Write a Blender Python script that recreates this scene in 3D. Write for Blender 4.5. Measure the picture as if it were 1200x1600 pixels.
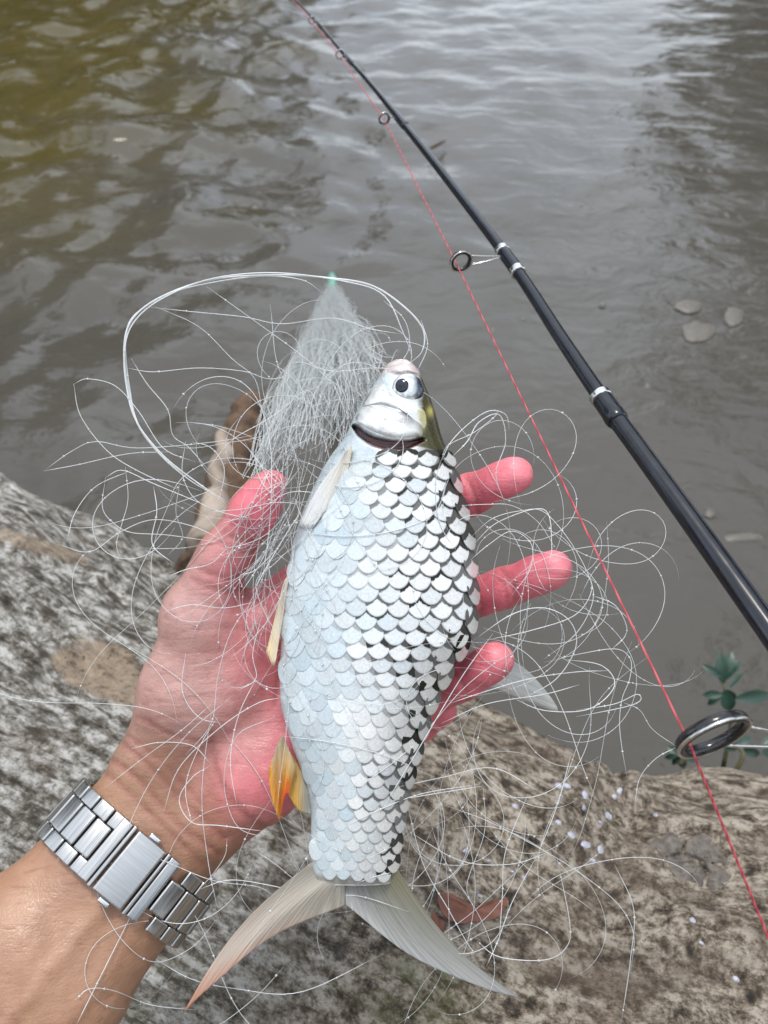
import bpy, bmesh, math, random
import numpy as np
from mathutils import Vector, Matrix, Euler, noise
from mathutils.bvhtree import BVHTree
from mathutils.geometry import tessellate_polygon

for o in list(bpy.data.objects): bpy.data.objects.remove(o)
scn = bpy.context.scene
COL = scn.collection
random.seed(7); rng = np.random.default_rng(7)
rad = math.radians

# ------------------------------------------------------------------ camera
CAMH = 1.15; PITCH = 45.0; F = 1256.0          # F: focal length in photo pixels (1200 x 1600)
cam_d = bpy.data.cameras.new('camera'); cam = bpy.data.objects.new('camera', cam_d); COL.objects.link(cam)
cam.location = (0, 0, CAMH); cam.rotation_euler = (rad(90 - PITCH), 0, 0)
cam_d.sensor_fit = 'VERTICAL'; cam_d.sensor_height = 36.0; cam_d.lens = 36.0 * F / 1600.0
cam_d.clip_start = 0.02; cam_d.clip_end = 2000
cam_d.dof.use_dof = True; cam_d.dof.focus_distance = 0.325; cam_d.dof.aperture_fstop = 15.0
scn.camera = cam
scn.render.resolution_x = 768; scn.render.resolution_y = 1024

# ------------------------------------------------------------------ sky, sun, exposure
SUN_EL, SUN_AZ = 78.0, -14.0                    # azimuth measured from straight ahead (+Y) to the right
world = bpy.data.worlds.new('World'); scn.world = world; world.use_nodes = True
wn = world.node_tree; wn.nodes.clear()
w_out = wn.nodes.new('ShaderNodeOutputWorld'); w_bg = wn.nodes.new('ShaderNodeBackground')
sky = wn.nodes.new('ShaderNodeTexSky'); sky.sky_type = 'NISHITA'; sky.sun_disc = False
sky.sun_elevation = rad(SUN_EL); sky.sun_rotation = rad(SUN_AZ); sky.dust_density = 3.0; sky.air_density = 1.0
tcw = wn.nodes.new('ShaderNodeTexCoord'); nzw = wn.nodes.new('ShaderNodeTexNoise')
nzw.inputs['Scale'].default_value = 2.6; nzw.inputs['Detail'].default_value = 6
rpw = wn.nodes.new('ShaderNodeValToRGB')
rpw.color_ramp.elements[0].position = .36; rpw.color_ramp.elements[0].color = (.35, .35, .35, 1)
rpw.color_ramp.elements[1].position = .66; rpw.color_ramp.elements[1].color = (.95, .95, .95, 1)
mxw = wn.nodes.new('ShaderNodeMix'); mxw.data_type = 'RGBA'; mxw.inputs[7].default_value = (12.6, 13.6, 14.9, 1)
wn.links.new(tcw.outputs['Generated'], nzw.inputs['Vector']); wn.links.new(nzw.outputs['Fac'], rpw.inputs['Fac'])
wn.links.new(rpw.outputs['Color'], mxw.inputs[0]); wn.links.new(sky.outputs['Color'], mxw.inputs[6])
wn.links.new(mxw.outputs[2], w_bg.inputs['Color']); w_bg.inputs['Strength'].default_value = 0.15
wn.links.new(w_bg.outputs[0], w_out.inputs['Surface'])
sun_d = bpy.data.lights.new('sun', 'SUN'); sun_d.energy = 2.1; sun_d.angle = rad(12); sun_d.color = (1, .95, .88)
sun = bpy.data.objects.new('sun', sun_d); COL.objects.link(sun)
sun_dir = Vector((math.sin(rad(SUN_AZ)) * math.cos(rad(SUN_EL)), math.cos(rad(SUN_AZ)) * math.cos(rad(SUN_EL)), math.sin(rad(SUN_EL))))
sun.rotation_euler = sun_dir.to_track_quat('Z', 'Y').to_euler(); sun.location = (0, 0, 30)
vs = scn.view_settings; vs.view_transform = 'Standard'; vs.look = 'None'; vs.exposure = 0.06; vs.gamma = 1; vs.use_curve_mapping = False

# ------------------------------------------------------------------ pixel <-> place
CM = Matrix.Translation((0, 0, CAMH)) @ Euler((rad(90 - PITCH), 0, 0)).to_matrix().to_4x4()
R3 = np.array(CM.to_3x3()); C3 = np.array(CM.translation); CMI = CM.inverted()
CV = Vector(C3)
def W(px, py, d): return CM @ Vector(((px - 600) / F * d, (800 - py) / F * d, -d))
def Wn(px, py, d):
    px, py, d = np.broadcast_arrays(np.asarray(px, float), np.asarray(py, float), np.asarray(d, float))
    c = np.stack([(px - 600) / F * d, (800 - py) / F * d, -d], -1)
    return c @ R3.T + C3
def pix(P):
    c = (np.asarray(P) - C3) @ R3
    d = -c[..., 2]; return 600 + c[..., 0] / d * F, 800 - c[..., 1] / d * F, d
def hit(px, py, bv):
    dr = (W(px, py, 1.0) - CV).normalized()
    loc, n, i, t = bv.ray_cast(CV, dr)
    if loc is None: return None
    d = -(CMI @ loc).z
    if n.dot(dr) > 0: n = -n
    return loc, n, d
def gz(px, py, z):                               # where a pixel's ray meets the height z
    dr = W(px, py, 1.0) - CV; return CV + dr * ((z - CAMH) / dr.z)
def cr(pts, n):                                  # Catmull-Rom through points
    P = np.array(pts, float); P = np.vstack([2 * P[0] - P[1], P, 2 * P[-1] - P[-2]])
    m = len(P) - 3; out = []
    for t in np.linspace(0, m - 1e-6, n):
        i = int(t); u = t - i; a, b, c, d = P[i:i + 4]
        out.append(.5 * (2 * b + (c - a) * u + (2 * a - 5 * b + 4 * c - d) * u * u + (3 * b - a - 3 * c + d) * u ** 3))
    return np.array(out)
def sstep(a, b, x): t = np.clip((np.asarray(x, float) - a) / (b - a), 0, 1); return t * t * (3 - 2 * t)

# ------------------------------------------------------------------ objects
def tag(o, label=None, cat=None, group=None, kind=None):
    for k, v in (('label', label), ('category', cat), ('group', group), ('kind', kind)):
        if v: o[k] = v
    return o
def empty(name, loc, label, cat, group=None):
    o = bpy.data.objects.new(name, None); o.empty_display_size = .02; COL.objects.link(o); o.location = loc
    o['_w'] = list(loc); del o['_w']
    return tag(o, label, cat, group)
def wloc(o):
    v = Vector(o.location)
    while o.parent: o = o.parent; v += Vector(o.location)
    return v
def mesh(name, V, Fc, smooth=True, cols=None, uv=None):
    me = bpy.data.meshes.new(name)
    V = np.asarray(V, float)
    me.from_pydata(V.tolist(), [], [tuple(int(i) for i in f) for f in Fc]); me.update()
    if smooth: me.polygons.foreach_set('use_smooth', [True] * len(me.polygons))
    if cols is not None:
        c = np.asarray(cols, float)
        if c.shape[1] == 3: c = np.hstack([c, np.ones((len(c), 1))])
        a = me.color_attributes.new('col', 'FLOAT_COLOR', 'POINT'); a.data.foreach_set('color', c.ravel())
    if uv is not None:
        l = me.uv_layers.new(name='UVMap'); vi = np.zeros(len(me.loops), int); me.loops.foreach_get('vertex_index', vi)
        l.data.foreach_set('uv', np.asarray(uv, float)[vi].ravel())
    return me
def obj(name, V, Fc, m, parent=None, origin=None, **kw):
    """V in world coordinates; the object's origin is put at `origin` (default: the mesh's centre)"""
    V = np.asarray(V, float)
    o0 = np.array(origin if origin is not None else V.mean(0))
    o = bpy.data.objects.new(name, mesh(name, V - o0, Fc, **kw)); COL.objects.link(o)
    if m: o.data.materials.append(m)
    if parent is not None:
        o.parent = parent; o.location = Vector(o0) - wloc(parent)
    else: o.location = o0
    return o
def inst(name, me, M, parent):
    o = bpy.data.objects.new(name, me); COL.objects.link(o)
    o.parent = parent; o.matrix_basis = Matrix.Translation(-wloc(parent)) @ M
    return o
def grid_faces(n, m, wrap=False):
    f = []
    for i in range(n - 1):
        for j in range(m if wrap else m - 1):
            k = (j + 1) % m; f.append((i * m + j, i * m + k, (i + 1) * m + k, (i + 1) * m + j))
    return f
def tube(P, r, sides=8, caps=True):
    P = np.asarray(P, float); n = len(P); r = np.broadcast_to(np.asarray(r, float), (n,))
    T = np.gradient(P, axis=0); T /= np.linalg.norm(T, axis=1)[:, None] + 1e-12
    up = np.array([.3, .2, .93]); 
    if abs(T[0] @ up) > .9: up = np.array([1., 0, 0])
    u = np.cross(T[0], up); u /= np.linalg.norm(u); V = []
    for i in range(n):
        u = u - T[i] * (u @ T[i]); u /= np.linalg.norm(u) + 1e-12; v = np.cross(T[i], u)
        for k in range(sides):
            a = 2 * math.pi * k / sides; V.append(P[i] + r[i] * (math.cos(a) * u + math.sin(a) * v))
    fc = grid_faces(n, sides, True)
    if caps:
        fc.append(tuple(range(sides))[::-1]); fc.append(tuple((n - 1) * sides + k for k in range(sides)))
    return np.array(V), fc
def join(parts):
    V = []; fc = []; k = 0
    for v, f in parts:
        V.append(v); fc += [tuple(i + k for i in q) for q in f]; k += len(v)
    return np.vstack(V), fc
def fbm(P, s, oct=4):
    return np.array([noise.fractal(Vector(p) * s, 1.0, 2.0, oct) for p in P])

# ------------------------------------------------------------------ materials
def newmat(name, **kw):
    m = bpy.data.materials.new(name); m.use_nodes = True; nt = m.node_tree; b = nt.nodes['Principled BSDF']
    for k, v in kw.items():
        k = k.replace('_', ' '); b.inputs[k].default_value = (*v, 1) if isinstance(v, tuple) and len(v) == 3 and 'Radius' not in k else v
    return m, nt, b
def nd(nt, typ, props=None, **inp):
    n = nt.nodes.new(typ)
    for k, v in (props or {}).items(): setattr(n, k, v)
    for k, v in inp.items():
        s = n.inputs[int(k[1:])] if k[0] == 'i' and k[1:].isdigit() else n.inputs[k.replace('_', ' ')]
        if isinstance(v, bpy.types.NodeSocket): nt.links.new(v, s)
        else: s.default_value = (*v, 1) if isinstance(v, tuple) and s.type == 'RGBA' and len(v) == 3 else v
    return n
def nz(nt, vec, scale, detail=4, rough=.55, dist=0.0):
    return nd(nt, 'ShaderNodeTexNoise', Vector=vec, Scale=scale, Detail=float(detail), Roughness=rough, Distortion=dist).outputs['Fac']
def ramp(nt, fac, *st):
    r = nd(nt, 'ShaderNodeValToRGB', Fac=fac); e = r.color_ramp.elements
    while len(e) < len(st): e.new(.5)
    for el, (p, c) in zip(e, st):
        el.position = p; el.color = (*c, 1) if isinstance(c, tuple) else (c, c, c, 1)
    return r.outputs['Color']
def mix(nt, f, a, b, mode='MIX'): return nd(nt, 'ShaderNodeMix', {'data_type': 'RGBA', 'blend_type': mode}, i0=f, i6=a, i7=b).outputs[2]
def mth(nt, op, a, b=0.0, c=0.0): return nd(nt, 'ShaderNodeMath', {'operation': op}, i0=a, i1=b, i2=c).outputs[0]
def attr(nt, name): return nd(nt, 'ShaderNodeAttribute', {'attribute_name': name}).outputs['Color']
def coord(nt, which='Object'): return nd(nt, 'ShaderNodeTexCoord').outputs[which]
def wpos(nt): return nd(nt, 'ShaderNodeNewGeometry').outputs['Position']
def vscale(nt, v, s): return nd(nt, 'ShaderNodeMapping', Vector=v, Scale=s).outputs[0]
def bump(nt, b, h, strength, dist):
    n = nd(nt, 'ShaderNodeBump', Height=h, Strength=strength, Distance=dist); nt.links.new(n.outputs[0], b.inputs['Normal']); return n
def lk(nt, s, b, name): nt.links.new(s, b.inputs[name])

# water
M_water, nt, b = newmat('river_water', Roughness=.035, IOR=1.38)
p = wpos(nt)
wc = ramp(nt, nz(nt, p, .9, 3), (.3, (.058, .053, .043)), (.7, (.078, .072, .062)))
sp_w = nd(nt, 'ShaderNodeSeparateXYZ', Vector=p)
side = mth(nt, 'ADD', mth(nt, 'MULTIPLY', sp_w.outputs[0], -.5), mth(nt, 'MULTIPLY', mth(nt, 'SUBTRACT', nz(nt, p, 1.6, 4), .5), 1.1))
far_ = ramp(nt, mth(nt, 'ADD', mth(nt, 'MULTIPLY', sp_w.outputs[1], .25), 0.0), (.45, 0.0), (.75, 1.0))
wc = mix(nt, mth(nt, 'MULTIPLY', far_, ramp(nt, side, (.2, 0.0), (.65, 1.0))), wc, (.072, .058, .020))  # olive tint far left: tree reflection painted into the water colour
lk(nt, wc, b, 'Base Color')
h1 = nz(nt, vscale(nt, p, (1.0, 1.5, 1)), 7, 4, .5, .6); h2 = nz(nt, p, 24, 3, .5, .3)
bump(nt, b, mth(nt, 'ADD', h1, mth(nt, 'MULTIPLY', h2, .16)), .27, .03)

# skin
M_skin, nt, b = newmat('skin', Roughness=.42, Subsurface_Weight=.12, Subsurface_Scale=.004, Subsurface_Radius=(1.0, .35, .2))
p = wpos(nt)
c = attr(nt, 'col')
blot = nz(nt, p, 95, 5, .6)
c2 = mix(nt, 1.0, c, ramp(nt, blot, (.3, (.86, .80, .79)), (.7, (1.1, 1.1, 1.1))), 'MULTIPLY')
mp = nd(nt, 'ShaderNodeMapping', Vector=p, Rotation=(rad(-45), 0, rad(20)), Scale=(55, 420, 420)).outputs[0]
wr = nz(nt, mp, 1.0, 5, .6, .5)
c2 = mix(nt, 1.0, c2, ramp(nt, wr, (.34, (.84, .78, .78)), (.43, (1.0, 1.0, 1.0))), 'MULTIPLY')
lk(nt, c2, b, 'Base Color')
lk(nt, ramp(nt, nz(nt, p, 260, 3), (.3, .30), (.7, .48)), b, 'Roughness')
vor = nd(nt, 'ShaderNodeTexVoronoi', {'feature': 'DISTANCE_TO_EDGE'}, Vector=p, Scale=620.0).outputs['Distance']
fine = mth(nt, 'MINIMUM', vor, .25)
bump(nt, b, mth(nt, 'ADD', mth(nt, 'MULTIPLY', fine, .9), mth(nt, 'MULTIPLY', wr, 1.4)), .28, .0010)

# fish body: silver skin, colours carried by the vertices
M_fish, nt, b = newmat('fish_skin', Roughness=.3, Metallic=.25)
p = wpos(nt)
c = mix(nt, 1.0, attr(nt, 'col'), ramp(nt, nz(nt, p, 160, 5, .65), (.3, (.78, .78, .78)), (.7, (1.12, 1.12, 1.12))), 'MULTIPLY')
lk(nt, c, b, 'Base Color'); lk(nt, ramp(nt, nz(nt, p, 300, 3), (.3, .2), (.75, .42)), b, 'Roughness')
bump(nt, b, nz(nt, p, 420, 4), .35, .0008)
b.inputs['Coat Weight'].default_value = .35; b.inputs['Coat Roughness'].default_value = .12

# scales: a UV map on each scale, the object's colour gives pigment (r), whiteness (g), blue cast (b)
M_scale, nt, b = newmat('fish_scale', Roughness=.3)
uvs = nd(nt, 'ShaderNodeSeparateXYZ', Vector=coord(nt, 'UV')); ux, uy = uvs.outputs[0], uvs.outputs[1]
oi = nd(nt, 'ShaderNodeObjectInfo'); ocs = nd(nt, 'ShaderNodeSeparateColor', Color=oi.outputs['Color'])
off = nd(nt, 'ShaderNodeCombineXYZ', X=mth(nt, 'MULTIPLY', oi.outputs['Random'], 37.0), Y=mth(nt, 'MULTIPLY', oi.outputs['Random'], 91.0)).outputs[0]
uvv = nd(nt, 'ShaderNodeVectorMath', {'operation': 'ADD'}, i0=coord(nt, 'UV'), i1=off).outputs[0]
nn = nz(nt, uvv, 5, 5, .65)
thr = mth(nt, 'MULTIPLY', mth(nt, 'POWER', mth(nt, 'SUBTRACT', 1.0, mth(nt, 'ABSOLUTE', ux)), 2.2), .46)
edge = mth(nt, 'ADD', mth(nt, 'SUBTRACT', uy, thr), mth(nt, 'MULTIPLY', ocs.outputs[0], .05))
edge = mth(nt, 'ADD', edge, mth(nt, 'MULTIPLY', mth(nt, 'SUBTRACT', nn, .5), .38))
dark = ramp(nt, mth(nt, 'ADD', edge, .5), (.26, 0.0), (.35, 1.0))
lowr = mth(nt, 'POWER', mth(nt, 'MAXIMUM', mth(nt, 'DIVIDE', mth(nt, 'SUBTRACT', .1, uy), 1.1), 0.0), 1.65)
rr_ = mth(nt, 'ADD', mth(nt, 'MULTIPLY', mth(nt, 'MULTIPLY', ux, ux), 1.04), lowr)
rim = ramp(nt, mth(nt, 'ADD', rr_, mth(nt, 'MULTIPLY', mth(nt, 'SUBTRACT', nn, .5), .35)), (.80, 0.0), (.97, .8))
spots = ramp(nt, nz(nt, uvv, 16, 2, .5), (.66, 0.0), (.72, 1.0))
pig = mth(nt, 'MULTIPLY', mth(nt, 'MINIMUM', mth(nt, 'ADD', mth(nt, 'ADD', dark, rim), mth(nt, 'MULTIPLY', spots, .6)), 1.0), ocs.outputs[0])
base = mix(nt, ocs.outputs[2], (.78, .77, .74), (.46, .54, .575))
base = mix(nt, 1.0, base, ramp(nt, nn, (.3, (.84, .84, .84)), (.65, (1.08, 1.08, 1.08))), 'MULTIPLY')
rb = mth(nt, 'ADD', mth(nt, 'MULTIPLY', oi.outputs['Random'], .20), .84)
base = mix(nt, 1.0, base, nd(nt, 'ShaderNodeCombineColor', Red=rb, Green=rb, Blue=rb).outputs[0], 'MULTIPLY')
col = mix(nt, pig, base, (.014, .013, .010))
lk(nt, mth(nt, 'MULTIPLY', mth(nt, 'SUBTRACT', 1.0, pig), .5), b, 'Specular IOR Level')
lk(nt, col, b, 'Base Color')
lk(nt, mth(nt, 'MULTIPLY', ocs.outputs[1], mth(nt, 'SUBTRACT', 1.0, pig)), b, 'Metallic')
lk(nt, ramp(nt, nn, (.3, .17), (.7, .28)), b, 'Roughness')
wv = nz(nt, vscale(nt, uvv, (26, 2.0, 1)), 1.0, 3)
bump(nt, b, wv, .22, .0004)
b.inputs['Coat Weight'].default_value = .12; b.inputs['Coat Roughness'].default_value = .15

# fins
M_fin, nt, b = newmat('fin_membrane', Roughness=.4)
uv = coord(nt, 'UV')
st = nz(nt, vscale(nt, uv, (60, 1.6, 1)), 1.0, 3, .5)
c = mix(nt, 1.0, attr(nt, 'col'), ramp(nt, st, (.3, (.72, .72, .70)), (.7, (1.15, 1.15, 1.15))), 'MULTIPLY')
lk(nt, c, b, 'Base Color'); bump(nt, b, st, .6, .0008)
tr = nd(nt, 'ShaderNodeBsdfTranslucent', Color=c); ms = nd(nt, 'ShaderNodeMixShader', i0=.25, i1=b.outputs[0], i2=tr.outputs[0])
tb = nd(nt, 'ShaderNodeBsdfTransparent'); ms2 = nd(nt, 'ShaderNodeMixShader', i0=.05, i1=ms.outputs[0], i2=tb.outputs[0])
nt.links.new(ms2.outputs[0], nt.nodes['Material Output'].inputs['Surface'])

M_eye, nt, b = newmat('eye_iris', Roughness=.12, Metallic=.3)
lk(nt, mix(nt, 1.0, attr(nt, 'col'), ramp(nt, nz(nt, wpos(nt), 700, 3), (.3, (.8, .8, .8)), (.7, (1.1, 1.1, 1.1))), 'MULTIPLY'), b, 'Base Color')
b.inputs['Coat Weight'].default_value = 1.0; b.inputs['Coat Roughness'].default_value = .03
M_pupil, nt, b = newmat('eye_pupil', Base_Color=(.006, .008, .016), Roughness=.05)
lk(nt, ramp(nt, nz(nt, wpos(nt), 500, 2), (.3, (.004, .005, .01)), (.7, (.012, .016, .03))), b, 'Base Color')

# nylon net
def nylon(name, c0, c1, tl):
    m, nt, b = newmat(name, Roughness=.25, IOR=1.5)
    c = ramp(nt, nz(nt, wpos(nt), 60, 3), (.3, c0), (.7, c1)); lk(nt, c, b, 'Base Color')
    t = nd(nt, 'ShaderNodeBsdfTranslucent', Color=c); s = nd(nt, 'ShaderNodeMixShader', i0=tl, i1=b.outputs[0], i2=t.outputs[0])
    nt.links.new(s.outputs[0], nt.nodes['Material Output'].inputs['Surface']); return m
M_net = nylon('clear_nylon', (.72, .75, .75), (.88, .90, .90), .35)
M_green = nylon('green_cord', (.10, .34, .25), (.22, .5, .4), .2)
M_red, nt, b = newmat('red_braid', Roughness=.5)
ww = nd(nt, 'ShaderNodeTexWave', Vector=wpos(nt), Scale=180.0, Distortion=1.0).outputs['Fac']
lk(nt, ramp(nt, ww, (.2, (.36, .03, .045)), (.8, (.56, .09, .11))), b, 'Base Color')

# steel
M_steel, nt, b = newmat('brushed_steel', Metallic=1.0, Roughness=.28)
br = nz(nt, vscale(nt, coord(nt), (40, 2200, 2200)), 1.0, 3)
lk(nt, ramp(nt, br, (.3, (.34, .34, .335)), (.7, (.52, .52, .51))), b, 'Base Color')
lk(nt, ramp(nt, br, (.3, .22), (.7, .36)), b, 'Roughness')
bump(nt, b, br, .15, .0003)
M_steel2, nt, b = newmat('polished_steel', Metallic=1.0, Roughness=.14)
lk(nt, ramp(nt, nz(nt, wpos(nt), 60, 3), (.3, (.58, .58, .57)), (.7, (.68, .68, .67))), b, 'Base Color')
lk(nt, ramp(nt, nz(nt, wpos(nt), 60, 3, .5), (.35, .12), (.7, .2)), b, 'Roughness')
M_clasp, nt, b = newmat('satin_steel', Metallic=1.0, Roughness=.34)
lk(nt, ramp(nt, nz(nt, vscale(nt, coord(nt), (2200, 60, 2200)), 1.0, 3), (.3, (.40, .40, .39)), (.7, (.50, .50, .49))), b, 'Base Color')
# rod
M_rod, nt, b = newmat('black_lacquer', Roughness=.2)
lk(nt, ramp(nt, nz(nt, wpos(nt), 150, 3), (.3, (.004, .005, .008)), (.7, (.009, .012, .02))), b, 'Base Color')
lk(nt, ramp(nt, nz(nt, wpos(nt), 90, 4), (.3, .14), (.7, .3)), b, 'Roughness')
M_ring, nt, b = newmat('black_ceramic', Roughness=.15)
lk(nt, ramp(nt, nz(nt, wpos(nt), 300, 3), (.3, (.008, .008, .009)), (.7, (.02, .02, .022))), b, 'Base Color')

# log
M_log, nt, b = newmat('weathered_wood', Roughness=.85)
g = nd(nt, 'ShaderNodeUVMap').outputs[0]                  # metres along and round the trunk
p = wpos(nt); a = attr(nt, 'col'); asep = nd(nt, 'ShaderNodeSeparateColor', Color=a)
lich, tan, mossa = asep.outputs[0], asep.outputs[1], asep.outputs[2]
gl = vscale(nt, g, (1.0, 2.3, 1.0))
n1 = nz(nt, gl, 9, 7, .66, .15); n2 = nz(nt, gl, 44, 8, .74, .1); n3 = nz(nt, g, 240, 4, .7); n4 = nz(nt, vscale(nt, g, (1, 4.5, 1)), 26, 6, .66, .25)
n5 = nz(nt, vscale(nt, g, (1.0, 1.35, 1)), 64, 9, .78, .08)
wood = ramp(nt, n5, (.40, (.022, .016, .010)), (.46, (.14, .104, .07)), (.51, (.33, .27, .20)), (.57, (.58, .505, .41)))
wood = mix(nt, ramp(nt, n1, (.34, .7), (.52, 0.0)), wood, (.13, .09, .06))
lic = ramp(nt, mix(nt, .45, n2, n5), (.40, (.022, .018, .012)), (.462, (.13, .112, .086)), (.51, (.36, .34, .30)), (.565, (.68, .665, .63)))
streak = ramp(nt, n4, (.38, 1.0), (.47, 0.0))
lic = mix(nt, mth(nt, 'MULTIPLY', streak, .92), lic, (.062, .048, .032))
speck = ramp(nt, n3, (.36, 1.0), (.42, 0.0))
lm = mth(nt, 'MULTIPLY', lich, ramp(nt, n1, (.30, .45), (.45, 1.0)))
cc = mix(nt, lm, wood, lic)
cc = mix(nt, mth(nt, 'MULTIPLY', tan, ramp(nt, n5, (.36, .25), (.48, 1.0))), cc, ramp(nt, n5, (.35, (.20, .14, .09)), (.65, (.52, .41, .30))))
cc = mix(nt, mth(nt, 'MULTIPLY', speck, .72), cc, (.045, .038, .028))
cc = mix(nt, mth(nt, 'MULTIPLY', mossa, ramp(nt, n2, (.4, 0.0), (.6, .7))), cc, (.09, .10, .02))
lk(nt, cc, b, 'Base Color')
bump(nt, b, mth(nt, 'ADD', mth(nt, 'ADD', mth(nt, 'ADD', n2, n5), mth(nt, 'MULTIPLY', n3, .55)), mth(nt, 'MULTIPLY', n4, .5)), .9, .008)

def plainmat(name, c0, c1, s, rough=.7, bs=.3, bd=.002, **kw):
    m, nt, b = newmat(name, Roughness=rough, **kw)
    n = nz(nt, wpos(nt), s, 5, .6); lk(nt, ramp(nt, n, (.3, c0), (.7, c1)), b, 'Base Color'); bump(nt, b, n, bs, bd); return m
M_stub = plainmat('broken_branch_wood', (.025, .016, .010), (.15, .085, .045), 55, .8, .8, .006)
M_stubpale = plainmat('peeled_branch_wood', (.15, .11, .08), (.40, .33, .27), 30, .8, .4, .003)
M_knot = plainmat('dark_knot_wood', (.06, .052, .045), (.20, .175, .15), 120, .9, .8, .004)
M_flake = plainmat('pale_flake', (.28, .285, .33), (.46, .465, .52), 300, .4, .3, .0005)
M_deadleaf = plainmat('dead_leaf', (.11, .04, .024), (.22, .085, .05), 90, .65, .5, .001)
M_leaf = plainmat('green_leaf', (.010, .034, .022), (.026, .068, .045), 40, .4, .3, .002)
M_stem = plainmat('plant_stem', (.07, .06, .03), (.13, .12, .06), 60, .7)
M_treeleaf = plainmat('tree_foliage', (.06, .065, .012), (.15, .14, .03), 1.4, .6)
M_bark = plainmat('tree_bark', (.06, .045, .03), (.16, .12, .09), 6, .9, .8, .02)
M_mud = plainmat('mud', (.10, .075, .05), (.2, .155, .11), 5, .8, .6, .02)
M_float = plainmat('floating_leaf', (.085, .077, .064), (.135, .122, .104), 80, .5, .3, .001)

# ------------------------------------------------------------------ water and ground
def axis(lo, hi, step, far):
    mid = np.arange(lo, hi + 1e-9, step); out = []; s = step; x = hi
    while x < far: s *= 1.35; x += s; out.append(x)
    lo_ = []; s = step; x = lo
    while x > -far: s *= 1.35; x -= s; lo_.append(x)
    return np.array(lo_[::-1] + list(mid) + out)
xs = axis(-2.9, 2.9, .018, 600); ys = axis(.1, 6.6, .018, 600)
X, Y = np.meshgrid(xs, ys)
Zw = np.zeros_like(X)
wx = X + .10 * np.sin(1.7 * Y + .6) + .05 * np.sin(4.1 * X + 2.2 * Y); wy = Y + .09 * np.sin(2.1 * X + 1.3) + .04 * np.sin(5.3 * Y - 1.1 * X)
def waves(n, l0, l1, a0, spread, amp):
    z = np.zeros_like(X)
    for _ in range(n):
        lam = l0 * (l1 / l0) ** rng.random(); th = rad(a0) + rng.normal() * rad(spread); k = 2 * math.pi / lam
        z += lam ** 1.05 * np.sin(k * (wx * math.cos(th) + wy * math.sin(th)) + rng.random() * 6.28)
    return z * amp / math.sqrt(n)
chop = sstep(.7, -1.0, X - .12 * (Y - 1.5)) * sstep(.6, 1.6, Y) * 1.75 + .06 + .55 * sstep(1.6, 3.6, Y)
Zw = waves(44, .19, .60, 95, 80, .021) * chop + waves(18, .07, .16, 80, 80, .009) * chop + waves(10, .6, 1.3, 70, 40, .005)
Zw *= np.clip(1.25 - np.maximum(np.abs(X) / 8, np.abs(Y) / 10), 0, 1)
Vw = np.stack([X, Y, Zw], -1).reshape(-1, 3)
tag(obj('water', Vw, grid_faces(len(ys), len(xs)), M_water, origin=(0, 0, 0)), 'brown river water with silvery rippled reflections', None, None, 'structure')
bx = axis(-1.5, 1.5, .12, 400); by = np.concatenate([-np.geomspace(400, .3, 24), np.linspace(-.2, .42, 9)])
BX, BY = np.meshgrid(bx, by)
edge_y = .05 - .12 * np.clip(BX, -4, 4)
BZ = .12 * sstep(.1, -.7, BY - edge_y) + .5 * sstep(-.8, -4, BY) - .35 * sstep(-.05, .38, BY - edge_y) - .02 + .015 * np.sin(7 * BX + 3 * BY)
BZ[-1] = -.6
tag(obj('ground', np.stack([BX, BY, BZ], -1).reshape(-1, 3), grid_faces(len(by), len(bx)), M_mud, origin=(0, 0, 0)), 'muddy river bank under the fallen log', None, None, 'structure')

# ------------------------------------------------------------------ fallen log
sil = [(-420, 530), (-200, 640), (0, 742), (140, 805), (290, 895), (430, 955), (600, 1030), (770, 1100), (860, 1140), (960, 1178), (1080, 1195), (1200, 1212), (1420, 1260), (1700, 1330)]
sp = cr(sil, 330); RL = .30
S = np.array([np.array(gz(x, y, .50)) for x, y in sp])
Tn = np.gradient(S, axis=0); Tn /= np.linalg.norm(Tn, axis=1)[:, None]
for _ in range(30): Tn[1:-1] = (Tn[:-2] + Tn[1:-1] * 2 + Tn[2:]) / 4
ray = S - C3; ray /= np.linalg.norm(ray, axis=1)[:, None]
nrm = np.cross(Tn, ray); nrm -= Tn * (nrm * Tn).sum(1)[:, None]; nrm /= np.linalg.norm(nrm, axis=1)[:, None]
nrm[nrm[:, 1] < 0] *= -1
cen = S - RL * nrm
for _ in range(60): cen[1:-1] = (cen[:-2] + cen[1:-1] * 2 + cen[2:]) / 4
arc = np.concatenate([[0], np.cumsum(np.linalg.norm(np.diff(cen, axis=0), axis=1))])
binorm = np.cross(Tn, nrm)
if binorm[:, 2].mean() < 0: binorm = -binorm            # points up / towards the viewer
angs = np.concatenate([np.linspace(-.9, 2.3, 300), np.linspace(2.3, 2 * math.pi - .9, 40)[1:-1]])
na = len(angs); V = []; UV = []; CL = []
tan_px = np.array([(70, 1000), (150, 985), (215, 1010), (245, 1070), (210, 1110), (150, 1100), (100, 1070)])
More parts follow.
